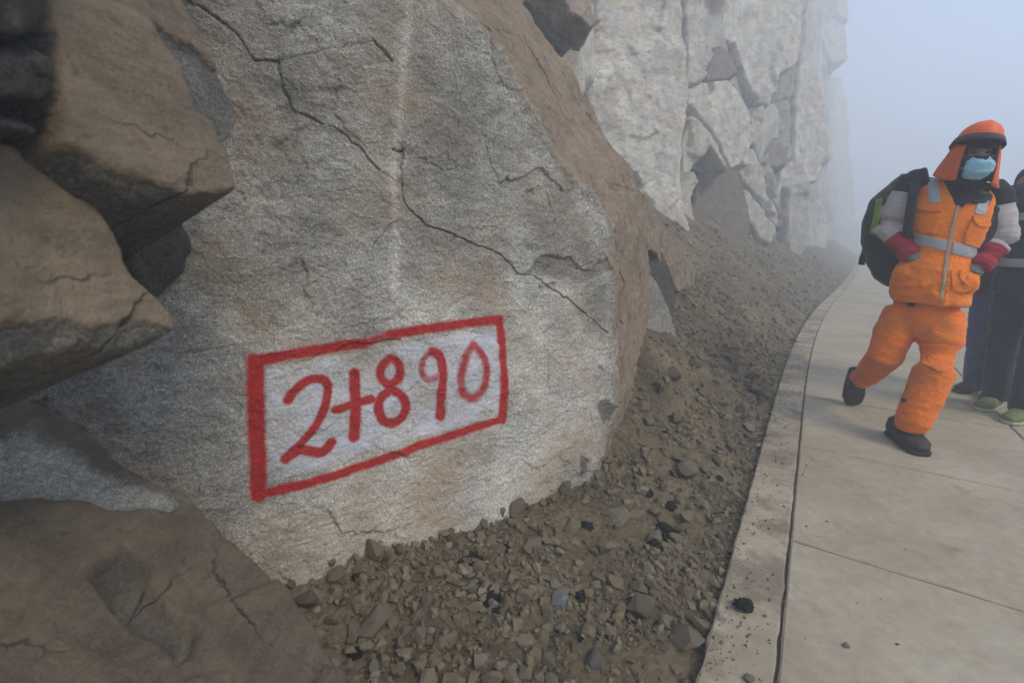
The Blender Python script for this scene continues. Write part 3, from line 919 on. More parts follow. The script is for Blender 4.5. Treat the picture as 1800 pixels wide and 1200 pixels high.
B = [
    # poly, kwargs
    ([(985, 88), (1045, 48), (1062, -60), (1190, -60), (1203, 60), (1212, 160), (1200, 260), (1196, 330), (1212, 400), (1215, 480), (1150, 470), (1110, 380), (1060, 240)],
     dict(out=0.42, tilt=(-0.06, 0.05), brown=0.14, tone=1.08, thick=0.9, facets=[([(1110, -80), (1092, 60), (1078, 150), (1100, 230), (1085, 330)], [(980, 500), (850, 200), (950, -200)], 0.35, 0.0, 1.18)])),
    ([(1206, 152), (1240, 146), (1282, 140), (1300, 165), (1322, 205), (1330, 245), (1300, 290), (1285, 300), (1262, 255), (1232, 212), (1212, 190)], dict(out=0.5, tilt=(0.12, 0.0), tone=1.05, brown=0.1)),
    ([(1232, 214), (1262, 258), (1283, 298), (1272, 292), (1245, 262), (1215, 300), (1196, 330), (1200, 260), (1212, 200)], dict(out=0.36, tone=0.95, brown=0.25)),
    ([(1195, 330), (1222, 300), (1235, 318), (1218, 345), (1222, 420), (1215, 460), (1190, 440), (1185, 375)], dict(out=0.40, tone=0.95, brown=0.15)),
    ([(1226, 292), (1262, 272), (1300, 310), (1318, 360), (1315, 455), (1262, 460), (1210, 440), (1222, 340)], dict(out=0.22, tilt=(0.05, 0.1), brown=0.95, tone=0.62, relief=0.25)),
    ([(1280, 296), (1310, 330), (1345, 372), (1368, 405), (1352, 432), (1330, 420), (1312, 375), (1290, 330)], dict(out=0.48, tilt=(0.1, 0.15), brown=0.3, tone=0.85)),
    ([(1303, 262), (1325, 262), (1340, 300), (1352, 345), (1372, 385), (1368, 402), (1335, 352), (1300, 305)], dict(out=0.40, tone=0.98, brown=0.2)),
    ([(1312, 385), (1345, 378), (1355, 415), (1350, 470), (1310, 470), (1300, 415)], dict(out=0.5, tone=1.0, brown=0.12)),
    ([(1205, -40), (1236, -40), (1240, 60), (1260, 90), (1240, 140), (1208, 150)], dict(out=0.30, tone=1.0, brown=0.12)),
    ([(1240, 142), (1250, 100), (1268, 78), (1285, 95), (1300, 128), (1284, 138)], dict(out=0.12, brown=1.0, tone=0.78, relief=0.4)),
    ([(1268, -40), (1300, -40), (1410, -40), (1405, 60), (1398, 110), (1362, 140), (1356, 185), (1338, 182), (1310, 130), (1290, 80), (1262, 60)], dict(out=0.55, tone=1.02, brown=0.12, tilt=(0.08, 0.03))),
    ([(1350, 185), (1365, 140), (1398, 112), (1392, 180), (1388, 285), (1360, 290), (1345, 265)], dict(out=0.05, tone=0.72, brown=0.1, tilt=(-0.1, 0))),
    ([(1328, 190), (1345, 185), (1343, 260), (1338, 290), (1325, 255), (1318, 215)], dict(out=0.35, tone=0.9, brown=0.3)),
    ([(1345, 255), (1372, 240), (1388, 262), (1386, 290), (1360, 296), (1342, 285)], dict(out=0.35, tone=0.62, brown=0.45)),
    ([(1408, 85), (1432, 120), (1455, 190), (1456, 270), (1440, 318), (1395, 330), (1378, 372), (1362, 345), (1372, 300), (1392, 285), (1395, 180)], dict(out=0.9, tone=1.0, brown=0.14, tilt=(0.05, 0.02))),
    ([(1346, 360), (1362, 352), (1380, 375), (1378, 400), (1352, 398)], dict(out=0.35, brown=0.8, tone=0.65)),
    ([(1392, 325), (1424, 322), (1424, 338), (1410, 470), (1388, 470), (1380, 400)], dict(out=0.3, tone=0.8, brown=0.1)),
    ([(1412, -40), (1488, -40), (1488, 60), (1486, 112), (1440, 116), (1422, 90), (1410, 40)], dict(out=0.3, tone=0.85, brown=0.1, thick=1.5)),
    ([(1452, 200), (1478, 130), (1492, 180), (1500, 300), (1508, 480), (1470, 490), (1452, 420), (1442, 330)], dict(out=0.8, tone=0.95, brown=0.1, thick=1.5)),
    # darker joint faces up behind the painted boulder
    ([(935, -10), (1000, 0), (1032, 40), (1010, 62), (988, 92), (960, 55)], dict(out=0.0, tone=0.42, brown=0.5, depth=4.3, relief=0.5, thick=0.25)),
    ([(962, -40), (1020, -40), (1052, 36), (1040, 50), (1000, 20)], dict(out=0.06, tone=1.15, brown=1.0, depth=4.2, relief=0.3, thick=0.25)),
]
for i, (poly, kw) in enumerate(B):
    block(poly, seed=200 + 11 * i, **kw)

# tan fins of rock that lean against the painted boulder's far side
def fin(name, label, poly, ctrl, **kw):
    fr = frame3(*ctrl)
    R = rock_relief(fr, poly, **kw)
    o = rock_obj(name, R, M_ROCK)
    return tag(o, label, 'rock')
fin('rock_fin', 'long tan rock fin sloping down behind the painted boulder', [(1040, 190), (1064, 240), (1105, 290), (1150, 372), (1190, 432), (1224, 468), (1220, 505), (1190, 512), (1160, 452), (1143, 440), (1100, 400), (1050, 300)],
    ((1064, 240, 2.65), (1205, 470, 4.4), (1120, 430, 3.0)), res=0.009, thick=0.35, side=6, bevel=0.01, edge=0.015, edge_scale=9,
    relief=[('fbm', 0.03, 0.4), ('chip', 0.015, 0.14), ('ridge', 0.004, 0.06)], brown=1.0, tone=1.15, side_brown=0.8, seed=31)
fin('rock_wedge', 'narrow pale rock wedge standing in the gravel beside the painted boulder', [(1125, 470), (1142, 478), (1152, 492), (1178, 545), (1194, 612), (1165, 628), (1125, 610), (1112, 540)],
    ((1125, 470, 3.25), (1186, 585, 3.2), (1140, 580, 3.08)), res=0.008, thick=0.3, side=6, bevel=0.008, edge=0.012, edge_scale=9,
    relief=[('fbm', 0.02, 0.3), ('chip', 0.012, 0.1)], brown=0.1, tone=1.35, side_brown=0.1, seed=32)
fin('dark_rock', 'dark grey rock in the gap behind the pale wedge', [(1135, 430), (1165, 440), (1185, 490), (1190, 520), (1184, 560), (1160, 530), (1140, 480)],
    ((1140, 440, 3.5), (1186, 500, 3.7), (1150, 540, 3.45)), res=0.012, thick=0.4, side=6, bevel=0.008, edge=0.01, edge_scale=9,
    relief=[('fbm', 0.02, 0.3)], brown=0.2, tone=0.45, side_brown=0.2, seed=33)
# ------------------------------------------------------------------ loose stones on the slope
def hull_stone(name, seed, n=20, flat=0.75, jag=0.25, cuts=3):
    r = np.random.default_rng(seed)
    p = r.normal(size=(n, 3)); p /= np.linalg.norm(p, axis=1)[:, None]
    p *= r.uniform(1 - jag, 1, (n, 1))
    # a few sawn-off faces make it angular
    for _ in range(cuts):
        q = nrm(r.normal(size=3)); c = r.uniform(0.45, 0.75)
        over = np.maximum(p @ q - c, 0)
        p -= over[:, None] * q
    p *= np.array([1.0, r.uniform(0.62, 0.95), flat * r.uniform(0.75, 1.1)])
    bm = bmesh.new()
    for q in p: bm.verts.new(q)
    res = bmesh.ops.convex_hull(bm, input=bm.verts)
    bmesh.ops.delete(bm, geom=list({g for g in res['geom_interior'] + res['geom_unused'] if isinstance(g, bmesh.types.BMVert)}), context='VERTS')
    bmesh.ops.recalc_face_normals(bm, faces=bm.faces)
    me = bpy.data.meshes.new(name)
    bm.to_mesh(me); bm.free()
    return me

TEMPL = [hull_stone('stone', 300 + i) for i in range(14)]
TSMALL = [hull_stone('gravel', 400 + i, 13, 0.85, 0.22, 2) for i in range(12)]
for me in TEMPL: me.materials.append(M_STONE)

# where the rock faces stand, so that stones stay outside them
def slab_front(x, y, z):
    """metres in front of the painted face"""
    q = np.stack([x, y, z], -1) - FS.O
    return q @ FS.n, q @ FS.u
def clear_of_slab(x, y, z, margin):
    f, u = slab_front(x, y, z)
    return (f > margin) | (u > 1.42)

# ten stones one can point to
SPECIAL = [
    ('reddish_stone', 'rounded reddish-brown stone lying against the walkway edge', 1212, 1046, 50, (0.165, 0.105, 0.075), 0),
    ('grey_stone', 'flat blue-grey stone leaning in the middle of the gravel', 978, 1060, 54, (0.17, 0.175, 0.18), 1),
    ('tan_stone', 'pale tan angular stone right of the black clump in the gravel', 886, 1084, 46, (0.25, 0.215, 0.155), 2),
    ('brown_stone', 'wide brown stone half buried below the painted boulder', 934, 966, 58, (0.16, 0.125, 0.08), 3),
    ('long_stone', 'long upright tan stone in the gravel near the black clumps', 1137, 1003, 44, (0.20, 0.17, 0.115), 4),
    ('block_stone', 'square tan stone touching the foot of the painted boulder', 521, 1003, 44, (0.20, 0.18, 0.13), 5),
    ('dark_stone', 'dark flat stone at the bottom edge of the gravel', 1045, 1160, 58, (0.105, 0.095, 0.08), 6),
    ('tan_block', 'thick tan stone in the gravel near the bottom of the picture', 923, 1130, 48, (0.20, 0.165, 0.115), 7),
    ('slate_stone', 'blue-grey speckled stone at the bottom of the gravel', 850, 1170, 32, (0.15, 0.155, 0.17), 8),
    ('white_stone', 'small pale stone beside the chipped corner of the painted boulder', 1030, 842, 20, (0.33, 0.32, 0.29), 9),
]
def slope_hit(px, py):
    r = ray(px, py)
    t = np.linspace(0.5, 12, 700)
    Q = CAMV + t[:, None] * r
    a, w = walk_inv(Q[:, 0], Q[:, 1])
    z = np.where(w > 0, talus_z(a, w, False), 0.0)
    i = np.argmax(Q[:, 2] < z)
    return Q[i], t[i]
taken = []
for nm, lab, px, py, wpx, col, sd_ in SPECIAL:
    p, t = slope_hit(px, py)
    s = 0.5 * wpx / FPX * t
    me = hull_stone(nm, 500 + sd_, 26, 0.72, 0.22)
    o = link(nm, me, plain(nm, col, 0.92, 0.28, 30, 0.6, 130, 0.005))
    o.location = p + np.array([0, 0, s * 0.12])
    o.scale = (s, s, s)
    o.rotation_euler = (random.uniform(-0.4, 0.4), random.uniform(-0.4, 0.4), random.uniform(0, 6))
    tag(o, lab, 'stone')
    taken.append((*p[:2], s))
taken = np.array(taken)

# the 290 largest others are pieces of the slope, the rest is gravel
cand = []
r = np.random.default_rng(21)
while len(cand) < 290:
    a = -1.25 + 4.2 * r.random() ** 1.9
    w = r.uniform(0.02, 1.15)
    s = min(0.066, 0.0215 * (1 - r.random()) ** -0.42) * (1.0 if a < 0.9 else 1.25)
    if a > 0.7 and r.random() < 0.35 + 0.5 * sstep(0.2, 0.6, w): continue
    x, y = (float(q) for q in walk(a, w))
    z = float(talus_z(np.array([a]), np.array([w]))[0])
    if not clear_of_slab(np.array([x]), np.array([y]), np.array([z]), s * 0.7)[0]: continue
    px = project(np.array([x, y, z]))
    if px[1] > 1260 or px[0] < 380: continue
    if ((taken[:, 0] - x) ** 2 + (taken[:, 1] - y) ** 2 < (taken[:, 2] + s) ** 2 * 0.5).any(): continue
    taken = np.vstack([taken, (x, y, s)])
    cand.append((x, y, z, s))
for i, (x, y, z, s) in enumerate(cand):
    o = link('stone', TEMPL[i % len(TEMPL)], None, talus)
    o.location = (x, y, z + s * r.uniform(0.1, 0.5))
    o.scale = (s * r.uniform(0.85, 1.15), s * r.uniform(0.85, 1.15), s * r.uniform(0.8, 1.2))
    o.rotation_euler = (r.uniform(-0.5, 0.5), r.uniform(-0.5, 0.5), r.uniform(0, 6.28))

def scatter(name, A, W, S, mats, templ, parent, zoff=0.1, on_walk=False, seed=0):
    r = np.random.default_rng(seed)
    x, y = walk(A, W)
    z = np.zeros(len(A)) if on_walk else talus_z(A, W)
    ok = clear_of_slab(x, y, z, S * 0.3)
    x, y, z, S = x[ok], y[ok], z[ok], S[ok]
    Vs, Fs, Rn, k = [], [], [], 0
    tv = []
    for me in templ:
        v = np.empty(len(me.vertices) * 3, np.float32); me.vertices.foreach_get('co', v)
        me.calc_loop_triangles()
        f = np.empty(len(me.loop_triangles) * 3, np.int32); me.loop_triangles.foreach_get('vertices', f)
        tv.append((v.reshape(-1, 3), f.reshape(-1, 3)))
    which = r.integers(0, len(templ), len(x))
    for ti, (v, f) in enumerate(tv):
        idx = np.where(which == ti)[0]
        if not len(idx): continue
        n = len(idx)
        e = r.uniform(-0.6, 0.6, (n, 2)); c = r.uniform(0, 6.283, n)
        cx, sx, cy, sy, cz, sz = np.cos(e[:, 0]), np.sin(e[:, 0]), np.cos(e[:, 1]), np.sin(e[:, 1]), np.cos(c), np.sin(c)
        R = np.stack([np.stack([cz * cy, cz * sy * sx - sz * cx, cz * sy * cx + sz * sx], -1),
                      np.stack([sz * cy, sz * sy * sx + cz * cx, sz * sy * cx - cz * sx], -1),
                      np.stack([-sy, cy * sx, cy * cx], -1)], 1)
        sc = S[idx][:, None] * r.uniform(0.75, 1.2, (n, 3))
        q = np.einsum('nij,nkj->nki', R, v[None] * sc[:, None, :])
        q += np.stack([x[idx], y[idx], z[idx] + S[idx] * zoff], -1)[:, None, :]
        Vs.append(q.reshape(-1, 3))
        Fs.append((f[None] + (k + np.arange(n) * len(v))[:, None, None]).reshape(-1, 3))
        Rn.append(np.repeat(r.random(n), len(v)))
        k += n * len(v)
    o = link(name, np_mesh(name, np.concatenate(Vs), np.concatenate(Fs), False, dict(rnd=np.concatenate(Rn))), mats, parent)
    return tag(o, kind='stuff')

r = np.random.default_rng(31)
n = 23000
A = -1.3 + 5.2 * r.random(n) ** 1.7
W = 0.005 + 1.2 * r.random(n)
S = np.clip(0.0058 * (1 - r.random(n)) ** -0.5, 0.0045, 0.028) * (1 + 0.12 * np.maximum(A, 0))
bare = fbm(np.stack([A * 2.0, W * 2.0, 0 * A], -1), 3, 120)
steep = sstep(0.5, 1.1, A) * sstep(0.15, 0.45, W)
keep = r.random(n) < np.clip(0.62 - 1.7 * bare - 0.45 * steep, 0.08, 1)
scatter('gravel', A[keep], W[keep], S[keep], M_GRAVEL, TSMALL, talus, 0.35, seed=32)
n = 9000
A2 = 1.6 + 15 * r.random(n) ** 1.6
W2 = 0.02 + 1.6 * r.random(n) ** 1.1
S2 = np.clip(0.0065 * (1 - r.random(n)) ** -0.55, 0.005, 0.06)
scatter('far_gravel', A2, W2, S2, M_GRAVEL, TSMALL, talus, 0.15, seed=33)
# grit that has spilled over the walkway's edge
n = 2000
A3 = -1.2 + 7 * r.random(n) ** 1.3
W3 = -np.abs(r.normal(0, 0.085, n)) * np.clip(1.0 + 1.6 * fbm(np.stack([A3 * 3, 0 * A3, 0 * A3 + 5], -1), 2, 77), 0.15, 2.2) - 0.003
k3 = r.random(n) < 0.10
W3 = np.where(k3, -2.2 * r.random(n), W3)
S3 = np.clip(0.0016 * (1 - r.random(n)) ** -0.5, 0.0015, 0.007)
g3 = scatter('spilled_grit', A3, W3, S3, M_GRAVEL, TSMALL, walkway, 0.3, on_walk=True, seed=34)

# black asphalt lumps: knobbly clods
def clod(name, seed, size):
    r = np.random.default_rng(seed)
    bm = bmesh.new()
    bmesh.ops.create_icosphere(bm, subdivisions=4, radius=1.0)
    V = np.array([v.co[:] for v in bm.verts])
    d = 1 + 0.35 * fbm(V * 1.4 + seed, 3, seed) + 0.5 * facet_noise(V[:, :2] * 1.0 + V[:, 2:] * 0.7, 0.45, seed) + 0.22 * fbm(V * 5, 3, seed + 3, ridged=True)
    for v, k in zip(bm.verts, d): v.co = v.co * float(k)
    bmesh.ops.scale(bm, vec=(size, size * r.uniform(0.6, 0.9), size * r.uniform(0.5, 0.7)), verts=bm.verts)
    me = bpy.data.meshes.new(name)
    bm.to_mesh(me); bm.free()
    me.materials.append(M_ASPHALT)
    return me
LUMPS = [clod('asphalt_lump', 600 + i, 1.0) for i in range(5)]
for i, (px, py, wpx) in enumerate([(862, 1050, 46), (872, 1075, 40), (850, 1068, 30), (1170, 932, 36), (1150, 962, 44), (1168, 945, 30), (1178, 890, 26), (1140, 870, 26), (507, 1000, 22), (545, 1053, 36),
                                   (622, 1016, 26), (830, 985, 40), (812, 992, 26), (888, 965, 26), (624, 1150, 34), (742, 1180, 42), (1014, 1120, 26), (1156, 1105, 26), (1065, 1122, 24), (1030, 925, 30), (1330, 735, 16), (1262, 842, 22), (1020, 1052, 24)]):
    p, t = slope_hit(px, py)
    o = link('asphalt_lump', LUMPS[i % 5], None, talus)
    s = 0.42 * wpx / FPX * t
    o.location = p + np.array([0, 0, s * 0.15]); o.scale = (s, s, s)
    o.rotation_euler = (0, 0, random.uniform(0, 6))
# loose bits on the walkway that can be told apart
def on_walk(nm, lab, cat, px, py, wpx, me, mat=None):
    r_ = ray(px, py)
    t = CAM_H / -r_[2]
    s = 0.5 * wpx / FPX * t
    zmin = min(v.co.z for v in me.vertices)
    o = link(nm, me, mat)
    o.scale = (s, s, s)
    o.location = CAMV + t * r_ + np.array([0, 0, -zmin * s - 0.003])
    tag(o, lab, cat)
on_walk('asphalt_chunk', 'black asphalt chunk lying on the walkway edge strip', 'asphalt chunk', 1307, 1070, 28, clod('asphalt_chunk', 620, 1.0))
on_walk('pebble', 'pale pebble next to the black chunk on the edge strip', 'pebble', 1272, 1088, 20, hull_stone('pebble', 701, 18), plain('pale_pebble', (0.30, 0.27, 0.22), 0.9))
on_walk('pebble', 'larger grey pebble alone on the nearest walkway slab', 'pebble', 1488, 1136, 19, hull_stone('pebble', 702, 18), plain('grey_pebble', (0.16, 0.14, 0.115), 0.9))
on_walk('pebble', 'tiny dark pebble right of the larger grey pebble', 'pebble', 1577, 1132, 9, hull_stone('pebble', 703, 18), plain('dark_pebble', (0.10, 0.085, 0.07), 0.9))
on_walk('pebble', 'brown pebble on the edge strip at the bottom of the picture', 'pebble', 1316, 1194, 24, hull_stone('pebble', 704, 18), plain('brown_pebble', (0.13, 0.11, 0.085), 0.9))
# ------------------------------------------------------------------ people
def cloth(name, col, var=0.12, rough=0.85, bscale=35, dirt=0.0, dirtcol=(0.16, 0.10, 0.05), weave=0.4):
    t = NT(name)
    c = t.mix(1.0, col, t.ramp(t.noise(9, 5, 0.6), [(0.3, 1 - var), (0.7, 1 + var)]), 'MULTIPLY')
    if dirt:
        c = t.mix(t.ramp(t.noise(5, 6, 0.65), [(0.5, 0.0), (0.72, dirt)]), c, dirtcol)
    nb = t.bump(t.noise(bscale, 3, 0.5, None, 0.8), 0.28, 0.008)
    cr = t.noise(10, 3, 0.5, t.mapping((1, 1, 1.7)), 1.6)
    cr = t.math('SUBTRACT', 1.0, t.math('ABSOLUTE', t.math('MULTIPLY', t.math('SUBTRACT', cr, 0.5), 5.0)), True)
    nb = t.bump(t.math('POWER', cr, 1.6), 0.32, 0.012, nb)
    nb = t.bump(t.noise(420, 2, 0.5), weave, 0.002, nb)
    m = t.out(c, rough, nb)
    t.b.inputs['Sheen Weight'].default_value = 0.15
    return m
C_ORANGE = cloth('orange_cloth', (0.86, 0.205, 0.003), 0.10, 0.8)
C_TROUSER = cloth('orange_trouser_cloth', (0.76, 0.165, 0.003), 0.14, 0.85, 28, 0.6, (0.24, 0.11, 0.03))
C_HOOD = cloth('hood_cloth', (0.64, 0.105, 0.010))
C_BLACK = cloth('black_cloth', (0.018, 0.017, 0.019))
C_GREYSLV = cloth('grey_sleeve_cloth', (0.40, 0.35, 0.33), 0.12)
def sleeve_cloth():
    t = NT('sleeve_cloth')
    k = t.n.new('ShaderNodeValToRGB'); k.color_ramp.interpolation = 'CONSTANT'
    e = k.color_ramp.elements; e.new(0.5)
    for el, (p, c) in zip(e, ((0.0, (0.018, 0.017, 0.019)), (0.275, (0.44, 0.385, 0.36)), (0.73, (0.30, 0.012, 0.025)))):
        el.position = p; el.color = (*c, 1)
    t.lk(t.attr('seg'), k.inputs[0])
    c = t.mix(1.0, k.outputs[0], t.ramp(t.noise(9, 5, 0.6), [(0.3, 0.85), (0.7, 1.12)]), 'MULTIPLY')
    nb = t.bump(t.noise(30, 3, 0.5, None, 0.8), 0.25, 0.008)
    return t.out(c, 0.85, nb)
C_SLEEVE = sleeve_cloth()
C_RED = cloth('red_cuff_cloth', (0.30, 0.012, 0.025))
C_GLOVE = cloth('grey_glove', (0.20, 0.20, 0.185))
C_REFL = plain('reflective_tape', (0.36, 0.37, 0.37), 0.45, 0.08, 30, 0.15, 90, 0.002)
C_ZIP = plain('zip_tape', (0.42, 0.27, 0.17), 0.6, 0.1)
C_MASK = cloth('mask_cloth', (0.28, 0.52, 0.62), 0.06, 0.8, 60)
C_SKIN = plain('skin', (0.30, 0.155, 0.095), 0.55, 0.12, 14, 0.2, 120, 0.001)
C_HELMET = plain('helmet_plastic', (0.74, 0.115, 0.012), 0.42, 0.06, 8, 0.1, 20, 0.002)
C_BRIM = plain('dark_brim', (0.022, 0.019, 0.022), 0.6, 0.2)
C_BOOT = plain('boot_leather', (0.034, 0.029, 0.026), 0.7, 0.3, 16, 0.4, 60, 0.004)
C_SOLE = plain('rubber_sole', (0.022, 0.021, 0.020), 0.8, 0.2)
C_PACK = cloth('backpack_cloth', (0.024, 0.025, 0.024), 0.2, 0.75, 25)
C_LIME = cloth('lime_trim', (0.20, 0.30, 0.02))
C_JEANS = cloth('denim', (0.055, 0.088, 0.19), 0.25, 0.9, 22)
C_NAVY = cloth('navy_cloth', (0.014, 0.017, 0.030), 0.2, 0.85, 20)
C_BLUEGREY = cloth('blue_grey_cloth', (0.09, 0.12, 0.17), 0.15)
C_DARKJKT = cloth('dark_jacket_cloth', (0.014, 0.015, 0.020), 0.2)
C_BROWNSHOE = plain('brown_leather', (0.055, 0.030, 0.018), 0.6, 0.2)
C_GREENSHOE = plain('lime_shoe_mesh', (0.15, 0.17, 0.06), 0.7, 0.2, 40)
C_PALESOLE = plain('pale_sole', (0.36, 0.36, 0.20), 0.8, 0.2)
C_CORAL = plain('coral_shoe_trim', (0.55, 0.12, 0.07), 0.7, 0.1)
C_HAIR = plain('dark_hair', (0.010, 0.008, 0.007), 0.6, 0.3, 60, 0.8, 120, 0.004)

def tube(pts, radii, n=18, flat=None, squeeze=1.0):
    """closed tapered tube through 3-D points; radii is a number, or a (wide, deep) pair, per point; flat gives the deep direction"""
    pts = [np.asarray(p, float) for p in pts]
    V, F = [], []
    ref = np.asarray(flat if flat is not None else (0.31, 0.22, 0.93), float)
    N = len(pts)
    for i, p in enumerate(pts):
        t = nrm(pts[min(i + 1, N - 1)] - pts[max(i - 1, 0)])
        b = nrm(ref - (ref @ t) * t)
        c = np.cross(t, b)
        ra = radii[i] if isinstance(radii[i], tuple) else (radii[i], radii[i])
        for k in range(n):
            a = 2 * math.pi * k / n
            ca, sa_ = math.cos(a), math.sin(a)
            if squeeze != 1.0:
                ca = math.copysign(abs(ca) ** squeeze, ca); sa_ = math.copysign(abs(sa_) ** squeeze, sa_)
            V.append(p + c * ra[0] * ca + b * ra[1] * sa_)
    for i in range(N - 1):
        for k in range(n):
            F.append((i * n + k, i * n + (k + 1) % n, (i + 1) * n + (k + 1) % n, (i + 1) * n + k))
    V.append(pts[0]); V.append(pts[-1])
    for k in range(n):
        F.append((N * n, (k + 1) % n, k)); F.append((N * n + 1, (N - 1) * n + k, (N - 1) * n + (k + 1) % n))
    return V, F

def ellip(c, r, axes=None, n=16):
    A = np.eye(3) if axes is None else np.array([nrm(a) for a in axes])
    V, F = [], []
    for i in range(1, n):
        ph = math.pi * i / n
        for k in range(2 * n):
            a = math.pi * k / n
            q = np.array([math.sin(ph) * math.cos(a) * r[0], math.sin(ph) * math.sin(a) * r[1], math.cos(ph) * r[2]])
            V.append(np.asarray(c) + q @ A)
    m = 2 * n
    for i in range(n - 2):
        for k in range(m):
            F.append((i * m + k, i * m + (k + 1) % m, (i + 1) * m + (k + 1) % m, (i + 1) * m + k))
    V.append(np.asarray(c) + np.array([0, 0, r[2]]) @ A); V.append(np.asarray(c) - np.array([0, 0, r[2]]) @ A)
    for k in range(m):
        F.append((len(V) - 2, (k + 1) % m, k)); F.append((len(V) - 1, (n - 2) * m + k, (n - 2) * m + (k + 1) % m))
    return V, F

def fuse(name, parts, voxel=0.011, smooth=3, folds=(), keep=None):
    """fuse closed shapes to one continuous surface, then press folds into it: folds = (amp, (sx, sy, sz) per metre, seed)"""
    V, F = [], []
    for v, f in parts:
        k = len(V)
        V += [tuple(q) for q in v]
        F += [tuple(i + k for i in t) for t in f]
    me = bpy.data.meshes.new(name + '_raw')
    me.from_pydata(V, [], F)
    me.update()
    bm = bmesh.new(); bm.from_mesh(me); bmesh.ops.recalc_face_normals(bm, faces=bm.faces); bm.to_mesh(me); bm.free()
    tmp = bpy.data.objects.new('tmp', me)
    COL.objects.link(tmp)
    md = tmp.modifiers.new('r', 'REMESH'); md.mode = 'VOXEL'; md.voxel_size = voxel
    if smooth:
        ms = tmp.modifiers.new('s', 'SMOOTH'); ms.factor = 0.5; ms.iterations = smooth
    dg = bpy.context.evaluated_depsgraph_get()
    out = bpy.data.meshes.new_from_object(tmp.evaluated_get(dg))
    bpy.data.objects.remove(tmp); bpy.data.meshes.remove(me)
    out.name = name
    n = len(out.vertices)
    co = np.empty(n * 3, np.float32); out.vertices.foreach_get('co', co); co = co.reshape(-1, 3)
    nn = np.empty(n * 3, np.float32); out.vertices.foreach_get('normal', nn); nn = nn.reshape(-1, 3)
    for amp, s, sd_ in folds:
        q = co * np.array(s)
        q = q + 0.8 * np.stack([fbm(co * 5, 2, sd_ + 7), fbm(co * 5, 2, sd_ + 8), fbm(co * 5, 2, sd_ + 9)], -1)
        w = amp(co) if callable(amp) else amp
        co = co + nn * (w * (fbm(q, 3, sd_, ridged=True) - 0.35))[:, None]
    out.vertices.foreach_set('co', np.ascontiguousarray(co, np.float32).ravel())
    out.polygons.foreach_set('use_smooth', np.full(len(out.polygons), True))
    out.update()
    return out

def mesh_arrays(me):
    n = len(me.vertices)
    co = np.empty(n * 3, np.float32); me.vertices.foreach_get('co', co)
    nn = np.empty(n * 3, np.float32); me.vertices.foreach_get('normal', nn)
    return co.reshape(-1, 3), nn.reshape(-1, 3)

def sewn(name, me, pick, offset, mat, parent, thick=0.004):
    """a piece sewn on a garment: the garment's own surface under it, raised by offset, closed to a solid strip.
    pick(co, normal) gives a signed value per vertex (positive inside); the rim is slid along edges to the zero line"""
    co, nn = mesh_arrays(me)
    s = pick(co, nn)
    V, F, cache = [], [], {}
    def vert(key, p):
        if key not in cache:
            cache[key] = len(V); V.append(p)
        return cache[key]
    P = co + nn * offset
    for pl in me.polygons:
        ids = list(pl.vertices)
        if not any(s[i] > 0 for i in ids): continue
        ring = []
        for a, b in zip(ids, ids[1:] + ids[:1]):
            if s[a] > 0: ring.append(vert(a, P[a]))
            if (s[a] > 0) != (s[b] > 0):
                t = s[a] / (s[a] - s[b])
                ring.append(vert((min(a, b), max(a, b)), P[a] + t * (P[b] - P[a])))
        if len(ring) >= 3: F.append(ring)
    m = bpy.data.meshes.new(name)
    m.from_pydata([tuple(v) for v in V], [], F)
    m.polygons.foreach_set('use_smooth', np.full(len(m.polygons), True))
    m.update()
    o = link(name, m, mat, parent)
    md = o.modifiers.new('thickness', 'SOLIDIFY'); md.thickness = offset + thick; md.offset = -1
    return o

def px_poly(poly, fwd):
    """pick for sewn(): inside this outline as seen from the front, on the side facing fwd"""
    pg = np.array(poly, float)
    def f(co, nn):
        s = sdist(project(co), pg)
        return np.where(nn @ np.asarray(fwd) > 0.05, s, -5.0)
    return f

UP = np.array([0, 0, 1.0])
def foot(ankle, heel, toe, w=0.048, h=0.075, lift=0.0):
    """boot: heel and toe are points on the sole"""
    ankle, heel, toe = (np.asarray(q, float) for q in (ankle, heel, toe))
    d = toe - heel
    up = nrm(np.cross(np.cross(d, UP), d)); up = up if up[2] > 0 else -up
    pts = [heel - d * 0.02 + up * 0.035, heel + d * 0.08 + up * h * 0.62, heel + d * 0.35 + up * h * 0.60, heel + d * 0.62 + up * h * 0.48, heel + d * 0.85 + up * h * 0.40, heel + d * 0.99 + up * 0.026]
    rad = [(w * 0.55, 0.03), (w * 0.82, h * 0.62), (w * 0.86, h * 0.60), (w * 1.02, h * 0.48), (w * 0.96, h * 0.40), (w * 0.5, 0.022)]
    up_part = [tube(pts, rad, 16, up, 0.85), tube([heel + d * 0.2 + up * 0.05, (heel + d * 0.2 + ankle) / 2 + up * 0.03, ankle], [0.048, 0.047, 0.05], 16)]
    sole_pts = [heel - d * 0.04, heel + d * 0.1, heel + d * 0.4, heel + d * 0.7, heel + d * 0.9, heel + d * 1.02]
    sole_w = [w * 0.6, w * 0.88, w * 0.86, w * 1.08, w * 1.0, w * 0.55]
    sole = tube([p + up * 0.012 for p in sole_pts], [(q, 0.013) for q in sole_w], 16, up, 0.6)
    return up_part, sole

# ---------------- the worker in orange
WP0 = np.array([2.37, 2.58, 0.0])
WF = nrm([-0.62, -0.78, 0])
WL = np.array([-WF[1], WF[0], 0])       # the worker's left, right in the picture
def pp(px, py, d=0.0):
    r_ = ray(px, py)
    t = ((WP0 + WF * d - CAMV) @ WF) / (r_ @ WF)
    return CAMV + t * r_

worker = bpy.data.objects.new('person', None); COL.objects.link(worker)
tag(worker, 'worker in orange vest, trousers and helmet, masked, hands in pockets, walking towards us', 'person')

